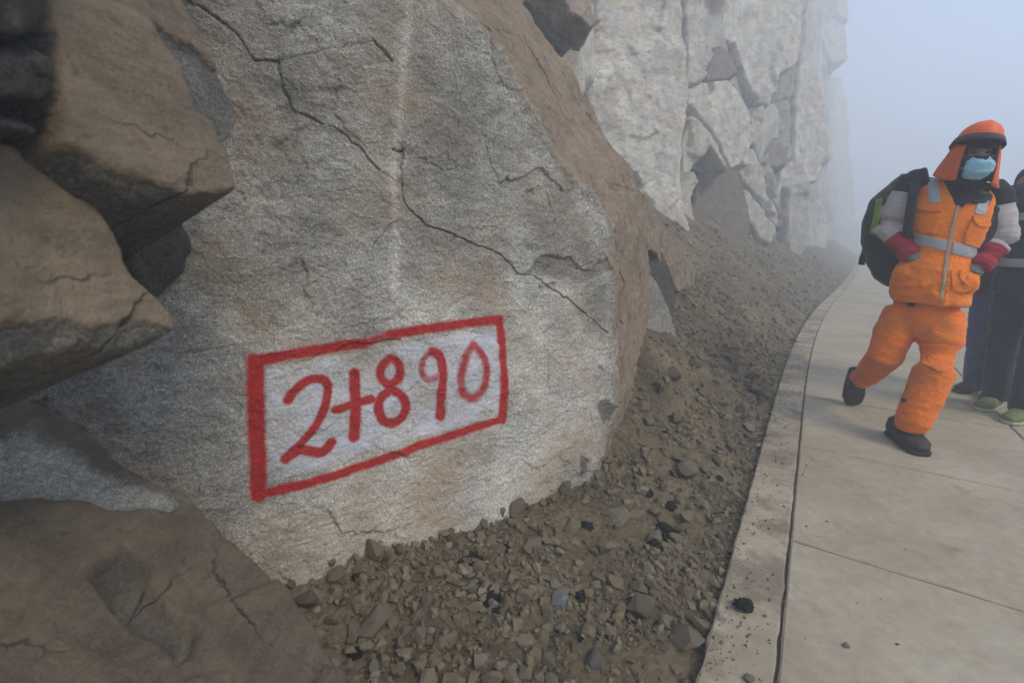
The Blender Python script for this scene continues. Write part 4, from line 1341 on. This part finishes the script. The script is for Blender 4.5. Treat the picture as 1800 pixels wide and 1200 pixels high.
# joints
hipL, hipR = pp(1655, 556, 0.0), pp(1590, 552, -0.02)
kneeL, kneeR = pp(1642, 652, 0.14), pp(1556, 626, 0.06)
ankL, ankR = pp(1603, 748, 0.22), pp(1515, 668, -0.20)
neck, headc = pp(1698, 325, 0.02), pp(1712, 272, 0.09)
shL, shR = pp(1750, 345, -0.02), pp(1604, 322, 0.0)
elL, elR = pp(1757, 422, -0.02), pp(1562, 402, 0.0)
wrL, wrR = pp(1724, 464, 0.07), pp(1600, 446, 0.09)
pelvis = pp(1622, 540, -0.02)
chest = pp(1680, 380, 0.0)
head_up = nrm(UP + 0.18 * WF + 0.10 * WL)
head_f = nrm(WF * 1.0 - 0.34 * UP + 0.24 * WL)
head_l = nrm(np.cross(head_up, head_f))
head_f = nrm(np.cross(head_l, head_up))
AX = (head_l, head_f, head_up)
HS = 0.84
hw = lambda l, f, u: headc + (head_l * l + head_f * f + head_up * u) * HS
def hand(wrist, toward, side):
    """a loosely curled hand with five fingers inside the pocket"""
    d = nrm(np.asarray(toward) - wrist); s = nrm(np.cross(d, UP)) * side; u = np.cross(s, d)
    parts = [tube([wrist, wrist + d * 0.05, wrist + d * 0.09], [(0.03, 0.017), (0.04, 0.018), (0.038, 0.014)], 12, u)]
    for i, (o_, L) in enumerate(((-0.03, 0.075), (-0.01, 0.085), (0.01, 0.08), (0.03, 0.062))):
        b = wrist + d * 0.085 + s * o_
        parts.append(tube([b, b + d * L * 0.45 - u * 0.006, b + d * L * 0.8 - u * 0.022, b + d * L * 0.9 - u * 0.04], [0.0095, 0.009, 0.008, 0.007], 8))
    b = wrist + d * 0.03 - s * 0.03
    parts.append(tube([b, b + d * 0.035 - s * 0.022, b + d * 0.065 - s * 0.026], [0.012, 0.010, 0.008], 8))
    return parts
body_parts = [ellip(headc, (0.074 * HS, 0.092 * HS, 0.112 * HS), AX), ellip(hw(0, 0.03, -0.055), (0.055 * HS, 0.062 * HS, 0.06 * HS), AX),
              tube([hw(0, 0.085, 0.02), hw(0, 0.103, -0.012), hw(0, 0.108, -0.024), hw(0, 0.092, -0.03)], [0.011, 0.014, 0.017, 0.012], 10),
              ellip(hw(0.075, -0.005, -0.005), (0.012, 0.022, 0.032), AX, 8), ellip(hw(-0.075, -0.005, -0.005), (0.012, 0.022, 0.032), AX, 8),
              tube([hw(0.028, 0.088, -0.062), hw(0, 0.094, -0.062), hw(-0.028, 0.088, -0.062)], [0.008, 0.011, 0.008], 8),
              tube([headc - head_up * 0.05, neck, neck - UP * 0.08], [0.055, 0.055, 0.07]),
              tube([neck - UP * 0.05, chest, pp(1650, 460, 0), pelvis], [(0.10, 0.08), (0.15, 0.10), (0.125, 0.09), (0.115, 0.09)], 20, WF),
              tube([hipL, kneeL, ankL], [0.070, 0.055, 0.042]), tube([hipR, kneeR, ankR], [0.070, 0.055, 0.042]),
              tube([neck - UP * 0.10, shL, elL, wrL], [0.06, 0.05, 0.040, 0.028]), tube([neck - UP * 0.10, shR, elR, wrR], [0.06, 0.05, 0.040, 0.028])]
body_parts += hand(wrL, pp(1692, 500, 0.05), 1) + hand(wrR, pp(1632, 484, 0.06), -1)
body_me = fuse('body', body_parts, 0.007, 2)
body = link('body', body_me, C_SKIN, worker)
for sx in (-1, 1):
    e = fuse('eye', [ellip(hw(0.031 * sx, 0.080, 0.018), (0.013, 0.010, 0.008), AX, 8)], 0.003, 0)
    link('eye', e, plain('eye_white', (0.07, 0.05, 0.04), 0.25, 0.02) if sx < 0 else bpy.data.materials['eye_white'], body)
# black balaclava with an opening for the eyes, and the blue mask over nose and mouth
def bala(co, nn):
    q = (co - headc) / HS
    l, f, u = q @ head_l, q @ head_f, q @ head_up
    face = np.minimum(f - 0.030, np.minimum(0.050 - np.abs(l), 0.020 - np.abs(u - 0.014)))
    low = (co - (neck - UP * 0.12)) @ UP
    side_ = 0.13 - np.linalg.norm(q - head_up * (q @ head_up)[:, None], axis=1)
    return np.minimum(np.minimum(-face, low), side_)
sewn('balaclava', body_me, bala, 0.022, C_BLACK, worker)
mask_me = fuse('face_mask', [tube([hw(0, 0.104, -0.020), hw(0, 0.128, -0.044), hw(0, 0.128, -0.076), hw(0, 0.098, -0.118)], [(0.048, 0.024), (0.057, 0.024), (0.058, 0.027), (0.046, 0.025)], 18, head_f)],
               0.006, 2, [(0.007, (8, 8, 50), 5)])
mask = link('face_mask', mask_me, C_MASK, worker)
for sx in (-1, 1):
    for u0, u1 in ((-0.008, 0.012), (-0.075, -0.02)):
        link('ear_loop', fuse('ear_loop', [tube([hw(0.058 * sx, 0.085, u0), hw(0.092 * sx, 0.03, (u0 + u1) / 2), hw(0.088 * sx, -0.01, u1)], [0.0035] * 3, 8)], 0.0025, 0), C_MASK, mask)

# hard hat: shell with ridge, dark brim
def dome(name, c, rx, ry, rz, mat, parent, lo=-0.15):
    V, F = [], []
    n, m = 14, 40
    for i in range(n + 1):
        ph = (math.pi / 2 - lo) * i / n
        for k in range(m):
            a = 2 * math.pi * k / m
            rr = math.sin(ph) ** 0.92
            ridge = 1 + 0.045 * math.exp(-(math.cos(a) * rr / 0.16) ** 2) * math.cos(min(ph, 1.5)) + 0.012 * math.exp(-((abs(math.cos(a) * rr) - 0.42) / 0.08) ** 2)
            V.append(tuple(c + (head_l * rx * rr * math.cos(a) + head_f * ry * rr * math.sin(a) + head_up * rz * math.cos(ph)) * ridge))
    F = [tuple(q) for q in (np.array([(i * m + k, i * m + (k + 1) % m, (i + 1) * m + (k + 1) % m, (i + 1) * m + k) for i in range(n) for k in range(m)]))]
    me = bpy.data.meshes.new(name); me.from_pydata(V, [], F); me.update()
    me.polygons.foreach_set('use_smooth', np.full(len(me.polygons), True))
    o = link(name, me, mat, parent)
    md = o.modifiers.new('t', 'SOLIDIFY'); md.thickness = 0.004
    return o
hc = headc + head_up * 0.060 - head_f * 0.004
_face = (head_l, head_f, head_up)
head_up = nrm(UP - 0.16 * WF + 0.14 * WL)
head_l = nrm(np.cross(head_up, _face[1]))
head_f = nrm(np.cross(head_l, head_up))
helmet = dome('helmet', hc, 0.086, 0.108, 0.094, C_HELMET, worker)
V, F = [], []
m = 48
for j, (k0, dz) in enumerate(((0.985, 0.010), (1.04, -0.006), (1.09, -0.022), (1.05, -0.030), (0.97, -0.016))):
    for k in range(m):
        a = 2 * math.pi * k / m
        vis = 1 + ((0, 0.10, 0.26, 0.26, 0)[j] * max(0, math.sin(a)) ** 2)
        drop = -0.012 * max(0, math.sin(a)) ** 2 * (k0 - 0.98) / 0.24
        V.append(tuple(hc + head_l * 0.094 * k0 * math.cos(a) + head_f * 0.112 * k0 * vis * math.sin(a) + head_up * (dz + drop)))
F = [(j * m + k, j * m + (k + 1) % m, (j + 1) % 5 * m + (k + 1) % m, (j + 1) % 5 * m + k) for j in range(5) for k in range(m)]
me = bpy.data.meshes.new('brim'); me.from_pydata(V, [], F); me.update()
me.polygons.foreach_set('use_smooth', np.full(len(me.polygons), True))
link('brim', me, C_BRIM, helmet)

head_l, head_f, head_up = _face
# orange hood hanging from the helmet, open at the front
V, F = [], []
rows = [(0.050, 0.082, 0.094, 0.0), (0.01, 0.094, 0.100, 0.0), (-0.03, 0.104, 0.108, -0.002), (-0.065, 0.112, 0.113, 0.0), (-0.095, 0.120, 0.116, 0.002), (-0.125, 0.128, 0.116, 0.004)]
m = 44
for j, (u, rx, ry, fo) in enumerate(rows):
    gap = 0.86 - 0.30 * j / 5
    for k in range(m):
        a = math.pi / 2 + gap + (2 * math.pi - 2 * gap) * k / (m - 1)
        wob = 1 + 0.035 * math.sin(5 * a + j) * j / 5 + 0.02 * math.sin(11 * a + 2 * j)
        V.append(tuple(headc + head_l * rx * wob * math.cos(a) + head_f * (ry * wob * math.sin(a) + fo) + head_up * u - UP * (0.012 * math.sin(3 * a) + 0.022 * math.cos(a)) * j / 5))
F = [(j * m + k, j * m + k + 1, (j + 1) * m + k + 1, (j + 1) * m + k) for j in range(len(rows) - 1) for k in range(m - 1)]
me = bpy.data.meshes.new('hood'); me.from_pydata(V, [], F); me.update()
me.polygons.foreach_set('use_smooth', np.full(len(me.polygons), True))
hood = link('hood', me, C_HOOD, worker)
md = hood.modifiers.new('s', 'SUBSURF'); md.levels = md.render_levels = 1
md = hood.modifiers.new('t', 'SOLIDIFY'); md.thickness = 0.006; md.offset = 0

# jacket: torso core and two sleeves
jac = [tube([pp(1700, 345, -0.03), pp(1690, 362, -0.02), pp(1675, 400, -0.01), pp(1655, 460, -0.01), pp(1640, 500, -0.01)], [(0.10, 0.08), (0.20, 0.105), (0.19, 0.12), (0.175, 0.12), (0.175, 0.125)], 22, WF),
       tube([neck + UP * 0.02, neck - UP * 0.04, neck - UP * 0.10], [0.075, 0.085, 0.12], 16)]
jacket_me = fuse('jacket', jac, 0.010, 2)
jacket = link('jacket', jacket_me, C_BLACK, worker)
def sleeve(sh, el, wr, name, hand_dir):
    up_ = el - sh
    path = [sh + (neck - sh) * 0.30 + UP * 0.03, sh, sh + up_ * 0.35, sh + up_ * 0.75, el, el + (wr - el) * 0.3, el + (wr - el) * 0.62, wr]
    rad = [0.062, 0.070, 0.073, 0.073, 0.072, 0.064, 0.052, 0.044]
    fold = lambda co: 0.007 + 0.012 * np.exp(-(np.linalg.norm(co - el, axis=1) / 0.12) ** 2)
    me = fuse(name, [tube(path, rad, 20)], 0.008, 3, [(fold, (9, 9, 17), 31)])
    o = link(name, me, C_SLEEVE, worker)
    def along(q):
        # arc position on shoulder-elbow-wrist: 0..1 upper arm, 1..2 forearm
        t1 = np.clip(((q - sh) @ (el - sh)) / ((el - sh) @ (el - sh)), -0.5, 1)
        t2 = np.clip(((q - el) @ (wr - el)) / ((wr - el) @ (wr - el)), 0, 1.3)
        return np.where(((q - el) @ nrm(nrm(wr - el) + nrm(el - sh))) > 0, 1 + t2, t1)
    return o, me, along
slvL, meL, alL = sleeve(shL, elL, wrL, 'sleeve', None)
slvR, meR, alR = sleeve(shR, elR, wrR, 'sleeve', None)
for o, me, al in ((slvL, meL, alL), (slvR, meR, alR)):
    co, nn = mesh_arrays(me)
    sg = me.attributes.new('seg', 'FLOAT', 'POINT')
    sg.data.foreach_set('value', np.ascontiguousarray(np.clip((al(co) + 0.5) / 2.6, 0, 1), np.float32))
for wr, el, tgt in ((wrL, elL, pp(1684, 506, 0.0)), (wrR, elR, pp(1640, 494, 0.02))):
    d = nrm(wr - el)
    me = fuse('cuff', [tube([wr - d * 0.035, wr - d * 0.005, wr + d * 0.02], [0.050, 0.056, 0.049], 18)], 0.006, 2, [(0.006, (30, 30, 30), 36)])
    link('cuff', me, C_RED, worker)
    me = fuse('glove', [tube([wr - d * 0.01, wr + d * 0.035, wr + nrm(tgt - wr) * 0.09], [(0.038, 0.032), (0.038, 0.030), (0.036, 0.026)], 16)], 0.006, 2, [(0.004, (30, 30, 30), 37)])
    link('glove', me, C_GLOVE, worker)

# vest
rows = [(1622, 1745, 322, 0.075), (1612, 1752, 340, 0.10), (1603, 1750, 365, 0.128), (1601, 1740, 395, 0.140), (1602, 1722, 425, 0.142), (1596, 1714, 445, 0.145), (1578, 1712, 470, 0.165), (1566, 1708, 495, 0.172), (1563, 1706, 515, 0.165), (1568, 1704, 527, 0.155)]
vp, vr = [], []
for i, (x0, x1, y, dep) in enumerate(rows):
    tilt = (x1 - x0) * 0.10
    a_, b_ = pp(x0, y - tilt * 0.3, 0.0), pp(x1, y + tilt * 0.7, 0.0)
    vp.append((a_ + b_) / 2); vr.append((np.linalg.norm(b_ - a_) * 0.485, dep))
V, F = [], []
n = 40
for (c, (rw, rd)), (x0, x1, y, dep) in zip(zip(vp, vr), rows):
    tilt = (x1 - x0) * 0.10
    axis = nrm(pp(x1, y + tilt * 0.7, 0.0) - pp(x0, y - tilt * 0.3, 0.0))
    for k in range(n):
        a = 2 * math.pi * k / n
        ca = math.copysign(abs(math.cos(a)) ** 0.85, math.cos(a)); sa_ = math.copysign(abs(math.sin(a)) ** 0.85, math.sin(a))
        V.append(c + axis * rw * ca + WF * rd * sa_)
N = len(rows)
F = [(i * n + k, i * n + (k + 1) % n, (i + 1) * n + (k + 1) % n, (i + 1) * n + k) for i in range(N - 1) for k in range(n)]
V.append(vp[0] + UP * 0.02); V.append(vp[-1])
F += [(N * n, (k + 1) % n, k) for k in range(n)] + [(N * n + 1, (N - 1) * n + k, (N - 1) * n + (k + 1) % n) for k in range(n)]
bulge = [ellip(pp(1604, 484, 0.09), (0.078, 0.062, 0.055), (WL, WF, UP), 10), ellip(pp(1694, 496, 0.07), (0.060, 0.065, 0.065), (WL, WF, UP), 10)]
low_fold = lambda co: 0.006 + 0.010 * sstep(1.02, 0.86, co[:, 2])
vest_full = fuse('vest_full', [(V, F)] + bulge, 0.0075, 3, [(low_fold, (6, 6, 9), 41), (0.002, (22, 22, 22), 42)])
def vest_pick(co, nn):
    q = project(co)
    neckv = np.array([(1668, 200), (1655, 312), (1672, 345), (1686, 375), (1702, 350), (1718, 325), (1735, 200)], float)
    armR = np.array([(1560, 250), (1625, 300), (1612, 345), (1602, 395), (1598, 425), (1540, 420)], float)
    armL = np.array([(1820, 300), (1760, 330), (1751, 360), (1742, 395), (1726, 425), (1800, 440)], float)
    front = nn @ WF > -0.1
    s = -np.maximum(sdist(q, neckv), -60)
    s = np.where(front, np.minimum(s, -np.maximum(np.maximum(sdist(q, armR), sdist(q, armL)), -60)), s)
    return s
vest = sewn('vest', vest_full, vest_pick, 0.004, C_ORANGE, worker, 0.002)
for nm, poly, off, mat in (
        ('reflective_strip', [(1630, 296), (1650, 300), (1653, 358), (1633, 357)], 0.007, C_REFL),
        ('reflective_strip', [(1724, 338), (1741, 343), (1729, 379), (1711, 376)], 0.007, C_REFL),
        ('reflective_strip', [(1600, 408), (1655, 421), (1714, 433), (1716, 455), (1690, 450), (1640, 435), (1600, 430)], 0.007, C_REFL),
        ('zip', [(1681, 362), (1686, 362), (1672, 430), (1657, 528), (1651, 527), (1664, 430)], 0.008, C_ZIP),
        ('zip', [(1686, 364), (1690, 364), (1677, 430), (1663, 529), (1658, 528), (1672, 430)], 0.007, C_ORANGE),
        ('chest_pocket', [(1614, 372), (1648, 375), (1652, 380), (1644, 412), (1608, 405)], 0.012, C_ORANGE),
        ('chest_pocket', [(1706, 388), (1732, 398), (1726, 420), (1716, 436), (1692, 428), (1698, 405)], 0.012, C_ORANGE),
        ('pocket_flap', [(1617, 358), (1655, 364), (1655, 373), (1635, 373), (1616, 369)], 0.019, C_ORANGE),
        ('pocket_flap', [(1709, 378), (1735, 390), (1733, 400), (1715, 398), (1707, 388)], 0.019, C_ORANGE),
        ('side_pocket', [(1572, 468), (1625, 458), (1652, 450), (1645, 500), (1600, 505), (1570, 500)], 0.011, C_ORANGE),
        ('side_pocket', [(1670, 474), (1686, 470), (1698, 484), (1697, 514), (1672, 512)], 0.011, C_ORANGE),
        ('pocket_flap', [(1684, 474), (1704, 482), (1707, 492), (1697, 503), (1682, 490)], 0.018, C_ORANGE),
        ('piping', [(1598, 425), (1602, 395), (1612, 345), (1625, 302), (1629, 303), (1616, 346), (1606, 396), (1602, 425)], 0.006, C_ZIP)):
    sewn(nm, vest_full, px_poly(poly, WF), off, mat, vest)
bpy.data.meshes.remove(vest_full)

# trousers: baggy, one surface
thL, thR = (hipL + kneeL) / 2, (hipR + kneeR) / 2
tp = [tube([pp(1632, 498, -0.01), pp(1628, 530, -0.01), pp(1622, 562, -0.01), pp(1612, 590, 0.0)], [(0.138, 0.112), (0.142, 0.118), (0.145, 0.125), (0.10, 0.115)], 24, WF),
      tube([hipL + UP * 0.02, thL + WL * 0.01, kneeL, kneeL * 0.45 + ankL * 0.55, ankL + UP * 0.02, ankL - UP * 0.025], [0.098, 0.102, 0.097, 0.089, 0.078, 0.062], 22),
      tube([hipR + UP * 0.02, thR - WL * 0.01, kneeR, kneeR * 0.45 + ankR * 0.55, ankR + UP * 0.01, ankR + (ankR - kneeR) * 0.06], [0.098, 0.100, 0.088, 0.076, 0.066, 0.056], 22)]
tf = lambda co: 0.005 + 0.014 * np.maximum(np.exp(-(np.linalg.norm(co - ankL, axis=1) / 0.14) ** 2), np.exp(-(np.linalg.norm(co - ankR, axis=1) / 0.14) ** 2)) 
trs = fuse('trousers', tp, 0.0095, 9, [(tf, (4, 4, 13), 51), (0.003, (10, 10, 14), 52)])
trousers = link('trousers', trs, C_TROUSER, worker)
sewn('thigh_pocket', trs, px_poly([(1618, 603), (1662, 606), (1678, 618), (1674, 648), (1655, 655), (1620, 640)], WF), 0.008, C_TROUSER, trousers)
sewn('belt', trs, px_poly([(1575, 510), (1640, 524), (1700, 534), (1700, 541), (1640, 531), (1575, 517)], WF), 0.006, C_BLACK, trousers)
sewn('belt_pouch', trs, px_poly([(1596, 520), (1610, 522), (1609, 540), (1597, 538)], WF), 0.016, C_BLACK, trousers)
sewn('ankle_patch', trs, px_poly([(1585, 698), (1596, 702), (1590, 708), (1586, 707)], WF), 0.004, plain('blue_patch', (0.03, 0.04, 0.09), 0.8), trousers)

# boots
def ground_pt(px, py, z=0.0):
    r_ = ray(px, py); t = (z - CAM_H) / r_[2]
    return CAMV + t * r_
toeL = ground_pt(1622, 802, 0.0); heelL = toeL - nrm([WF[0] + 0.45, WF[1] - 0.05, 0]) * 0.29
ups, sole = foot(ankL - UP * 0.02, heelL, toeL, 0.060, 0.105)
bm_ = link('boot', fuse('boot', ups, 0.007, 3, [(0.003, (30, 30, 30), 61)]), C_BOOT, worker); link('sole', fuse('sole', [sole], 0.006, 1), C_SOLE, bm_)
toeR = ground_pt(1499, 712, 0.012); 
heelR = toeR + nrm(nrm(ankR - toeR) + nrm([-WF[0], -WF[1], 0]) * 0.25 + UP * 0.15) * 0.25 - WF * 0.03
ups, sole = foot(ankR, heelR, toeR, 0.058, 0.105)
bm_ = link('boot', fuse('boot', ups, 0.007, 3, [(0.003, (30, 30, 30), 62)]), C_BOOT, worker); link('sole', fuse('sole', [sole], 0.006, 1), C_SOLE, bm_)

# the worker's backpack, a thing of its own
def pk(px, py): return pp(px, py, -0.24)
rows = [(1585, 1648, 306, 0.05), (1556, 1655, 330, 0.09), (1530, 1660, 352, 0.115), (1516, 1662, 390, 0.13), (1513, 1660, 425, 0.13), (1522, 1655, 460, 0.125), (1536, 1648, 488, 0.10), (1556, 1640, 502, 0.06)]
V, F = [], []
n = 36
for (x0, x1, y, dep) in rows:
    a_, b_ = pk(x0, y), pk(x1, y + 8)
    c = (a_ + b_) / 2; axis = (b_ - a_) / 2
    for k in range(n):
        a = 2 * math.pi * k / n
        ca = math.copysign(abs(math.cos(a)) ** 0.7, math.cos(a)); sa_ = math.copysign(abs(math.sin(a)) ** 0.7, math.sin(a))
        V.append(c + axis * ca + WF * dep * sa_)
N = len(rows)
F = [(i * n + k, i * n + (k + 1) % n, (i + 1) * n + (k + 1) % n, (i + 1) * n + k) for i in range(N - 1) for k in range(n)]
V.append(np.mean(V[:n], 0)); V.append(np.mean(V[(N - 1) * n:N * n], 0))
F += [(N * n, (k + 1) % n, k) for k in range(n)] + [(N * n + 1, (N - 1) * n + k, (N - 1) * n + (k + 1) % n) for k in range(n)]
pack_me = fuse('backpack', [(V, F)], 0.009, 4, [(0.008, (9, 9, 14), 71)])
pack = link('backpack', pack_me, C_PACK)
tag(pack, 'black backpack with a lime green stripe on the orange worker\'s back', 'backpack')
sewn('lime_stripe', pack_me, lambda co, nn: np.where(nn @ np.array([-0.8, -0.4, 0]) > -0.2, sdist(project(co), np.array([(1541, 351), (1552, 350), (1549, 375), (1541, 412), (1530, 411), (1537, 375)], float)), -5), 0.006, C_LIME, pack)
st = fuse('shoulder_strap', [tube([pp(1600, 330, -0.22), pp(1604, 303, -0.10), pp(1612, 300, 0.02), pp(1606, 335, 0.11), pp(1599, 375, 0.135), pp(1594, 415, 0.10), pp(1585, 440, -0.05)], [(0.023, 0.010)] * 7, 14, nrm(WF + UP))], 0.006, 2)
link('shoulder_strap', st, C_BLACK, pack)
side_b = fuse('side_strap', [tube([pk(1524, 430), pk(1516, 455), pk(1514, 466)], [(0.02, 0.008)] * 3, 10, WF)], 0.006, 1)
link('side_strap', side_b, C_BLACK, pack)

# ---------------- the two people behind, cut by the picture's right edge
def stander(label, p0, face, mats, feet, arm=0.25, height=1.70, shoe=None, folds=0):
    f = nrm([face[0], face[1], 0]); l = np.array([-f[1], f[0], 0]); p0 = np.array([p0[0], p0[1], 0.0])
    k = height / 1.70
    W = lambda a, b, c: p0 + l * a * k + f * b * k + UP * c * k
    root = bpy.data.objects.new('person', None); COL.objects.link(root)
    tag(root, label, 'person')
    hc_ = W(0, 0.03, 1.58); ax = (l, f, UP)
    hw_ = lambda a, b, c: hc_ + (l * a + f * b + UP * c) * k
    (fl, tl), (fr_, tr) = feet          # heel and toe of left and right foot, in the local frame (side, forward)
    aL, aR = W(fl[0], fl[1] + 0.05, 0.10), W(fr_[0], fr_[1] + 0.05, 0.10)
    hL, hR = W(0.09, 0, 0.88), W(-0.09, 0, 0.88)
    kL, kR = (aL + hL) / 2 + f * 0.05, (aR + hR) / 2 + f * 0.05
    sL, sR = W(0.19, -0.01, 1.40), W(-0.19, -0.01, 1.40)
    eL, eR = W(0.25, -0.03, 1.13), W(-0.25, -0.03, 1.13)
    wL, wR = W(0.22, arm, 0.98), W(-0.22, arm, 0.98)
    parts = [ellip(hc_, (0.075 * k, 0.094 * k, 0.115 * k), ax), ellip(hw_(0, 0.03, -0.055), (0.055, 0.062, 0.06), ax, 10),
             tube([hw_(0, 0.085, 0.02), hw_(0, 0.104, -0.012), hw_(0, 0.11, -0.024), hw_(0, 0.09, -0.032)], [0.011, 0.014, 0.016, 0.011], 10),
             ellip(hw_(0.076, -0.005, -0.005), (0.012, 0.022, 0.03), ax, 8), ellip(hw_(-0.076, -0.005, -0.005), (0.012, 0.022, 0.03), ax, 8),
             tube([hw_(0.027, 0.088, -0.062), hw_(0, 0.095, -0.062), hw_(-0.027, 0.088, -0.062)], [0.007, 0.010, 0.007], 8),
             tube([hc_ - UP * 0.05, W(0, 0, 1.46), W(0, -0.01, 1.38)], [0.056, 0.056, 0.08]),
             tube([W(0, -0.01, 1.42), W(0, 0, 1.25), W(0, 0, 1.05), W(0, 0, 0.88)], [(0.13, 0.09), (0.16, 0.11), (0.14, 0.10), (0.155, 0.115)], 20, f),
             tube([hL, kL, aL], [0.085, 0.06, 0.042]), tube([hR, kR, aR], [0.085, 0.06, 0.042]),
             tube([W(0.1, 0, 1.40), sL, eL, wL], [0.06, 0.05, 0.04, 0.028]), tube([W(-0.1, 0, 1.40), sR, eR, wR], [0.06, 0.05, 0.04, 0.028])]
    parts += hand(wL, wL + f * 0.2 - UP * 0.06, 1) + hand(wR, wR + f * 0.2 - UP * 0.06, -1)
    b = link('body', fuse('body', parts, 0.009, 2), C_SKIN, root)
    hair = fuse('hair', [ellip(hw_(0, -0.014, 0.028), (0.084, 0.098, 0.104), ax)], 0.009, 1, [(0.008, (30, 30, 30), 81)])
    co, nn = mesh_arrays(hair)
    q = (co - hc_) @ f
    co2 = co - np.outer(np.maximum(q - 0.055, 0) * sstep(0.075, 0.03, (co - hc_) @ UP), f)
    hair.vertices.foreach_set('co', np.ascontiguousarray(co2, np.float32).ravel())
    link('hair', hair, C_HAIR, root)
    tr_me = fuse('trousers', [tube([W(0, 0, 0.98), W(0, 0, 0.9), W(0, 0, 0.80)], [(0.165, 0.12), (0.172, 0.128), (0.13, 0.12)], 22, f),
                              tube([hL, (hL + kL) / 2, kL, (kL + aL) / 2, aL, aL - UP * 0.045], [0.100, 0.092, 0.076, 0.072, 0.072, 0.072], 20),
                              tube([hR, (hR + kR) / 2, kR, (kR + aR) / 2, aR, aR - UP * 0.045], [0.100, 0.092, 0.076, 0.072, 0.072, 0.072], 20)],
                 0.0105, 4, [(0.011, (6, 6, 10), 82 + folds), (0.002, (22, 22, 22), 83)])
    link('trousers', tr_me, mats['trousers'], root)
    jk = fuse('jacket', [tube([W(0, -0.02, 1.49), W(0, -0.01, 1.43), W(0, 0, 1.33), W(0, 0, 1.15), W(0, 0, 0.95), W(0, 0, 0.80)], [(0.085, 0.08), (0.17, 0.11), (0.205, 0.135), (0.20, 0.14), (0.20, 0.145), (0.205, 0.15)], 24, f),
                         tube([W(0.1, 0, 1.42), sL, (sL + eL) / 2, eL, (eL + wL) / 2, wL], [0.075, 0.085, 0.078, 0.074, 0.064, 0.052], 18),
                         tube([W(-0.1, 0, 1.42), sR, (sR + eR) / 2, eR, (eR + wR) / 2, wR], [0.075, 0.085, 0.078, 0.074, 0.064, 0.052], 18)],
              0.0105, 3, [(0.011, (7, 7, 11), 84 + folds), (0.002, (22, 22, 22), 85)])
    j = link('jacket', jk, mats['jacket'], root)
    for nm_, z0, z1 in mats.get('strips', ()):
        sewn('reflective_strip', jk, lambda co, nn, z0=z0, z1=z1: np.minimum(co[:, 2] - z0 * k, z1 * k - co[:, 2]), 0.006, C_REFL, j)
    if 'hood' in mats:
        hd = fuse('jacket_hood', [tube([W(0.10, 0.03, 1.47), W(0.11, -0.06, 1.48), W(0, -0.12, 1.47), W(-0.11, -0.06, 1.48), W(-0.10, 0.03, 1.47)], [0.035, 0.045, 0.055, 0.045, 0.035], 16)], 0.009, 3, [(0.012, (14, 14, 14), 88)])
        link('jacket_hood', hd, mats['hood'], root)
    for (h_, t_), an in (((fl, tl), aL), ((fr_, tr), aR)):
        ups, sole = foot(an, W(h_[0], h_[1], 0.0), W(t_[0], t_[1], 0.0), 0.05, 0.08)
        s_ = link('shoe', fuse('shoe', ups, 0.008, 3), mats['shoe'], root)
        link('sole', fuse('sole', [sole], 0.007, 1), mats['sole'], s_)
        if 'trim' in mats:
            hp, tp_ = W(h_[0], h_[1], 0), W(t_[0], t_[1], 0)
            m_ = hp * 0.45 + tp_ * 0.55
            link('shoe_tongue', fuse('shoe_tongue', [tube([m_ + UP * 0.075 - (tp_ - hp) * 0.12, m_ + UP * 0.066, m_ + UP * 0.052 + (tp_ - hp) * 0.12], [(0.026, 0.012), (0.028, 0.014), (0.022, 0.012)], 12, UP)], 0.006, 1), mats['trim'], s_)
    return root
stander('person in blue jeans and brown shoes half hidden behind the orange worker', (3.55, 3.26), (-0.90, -0.43), dict(trousers=C_JEANS, jacket=C_NAVY, shoe=C_BROWNSHOE, sole=C_SOLE, hood=C_BLUEGREY),
        (((0.08, -0.06), (0.08, 0.20)), ((-0.09, -0.14), (-0.11, 0.12))), 0.16, 1.62)
stander('person in dark jacket with reflective bands and lime green shoes at the right edge', (3.32, 2.89), (-0.90, -0.43), dict(trousers=C_NAVY, jacket=C_DARKJKT, shoe=C_GREENSHOE, sole=C_PALESOLE, trim=C_CORAL, hood=C_BLUEGREY, strips=[('a', 1.24, 1.285), ('b', 0.96, 1.01)]),
        (((0.09, -0.01), (0.09, 0.235)), ((-0.09, -0.155), (-0.09, 0.09))), 0.16, 1.73, folds=5)
# ------------------------------------------------------------------ mountain fog
hz = bpy.data.meshes.new('haze')
bm = bmesh.new()
bmesh.ops.create_cube(bm, size=1.0)
for v in bm.verts:
    v.co = ((v.co.x) * 330, v.co.y * 330 + 25, -16 if v.co.z < 0 else 26.0)
bm.to_mesh(hz); bm.free()
haze = link('haze', hz)
tag(haze, kind='stuff')
hm = bpy.data.materials.new('fog')
hm.use_nodes = True
hn = hm.node_tree.nodes
hn.remove(hn['Principled BSDF'])
pv = hn.new('ShaderNodeVolumePrincipled')
pv.inputs['Color'].default_value = (0.87, 0.935, 1.0, 1)
pv.inputs['Density'].default_value = HAZE_DENSITY
pv.inputs['Anisotropy'].default_value = 0.2
hm.node_tree.links.new(pv.outputs[0], hn['Material Output'].inputs['Volume'])
hz.materials.append(hm)
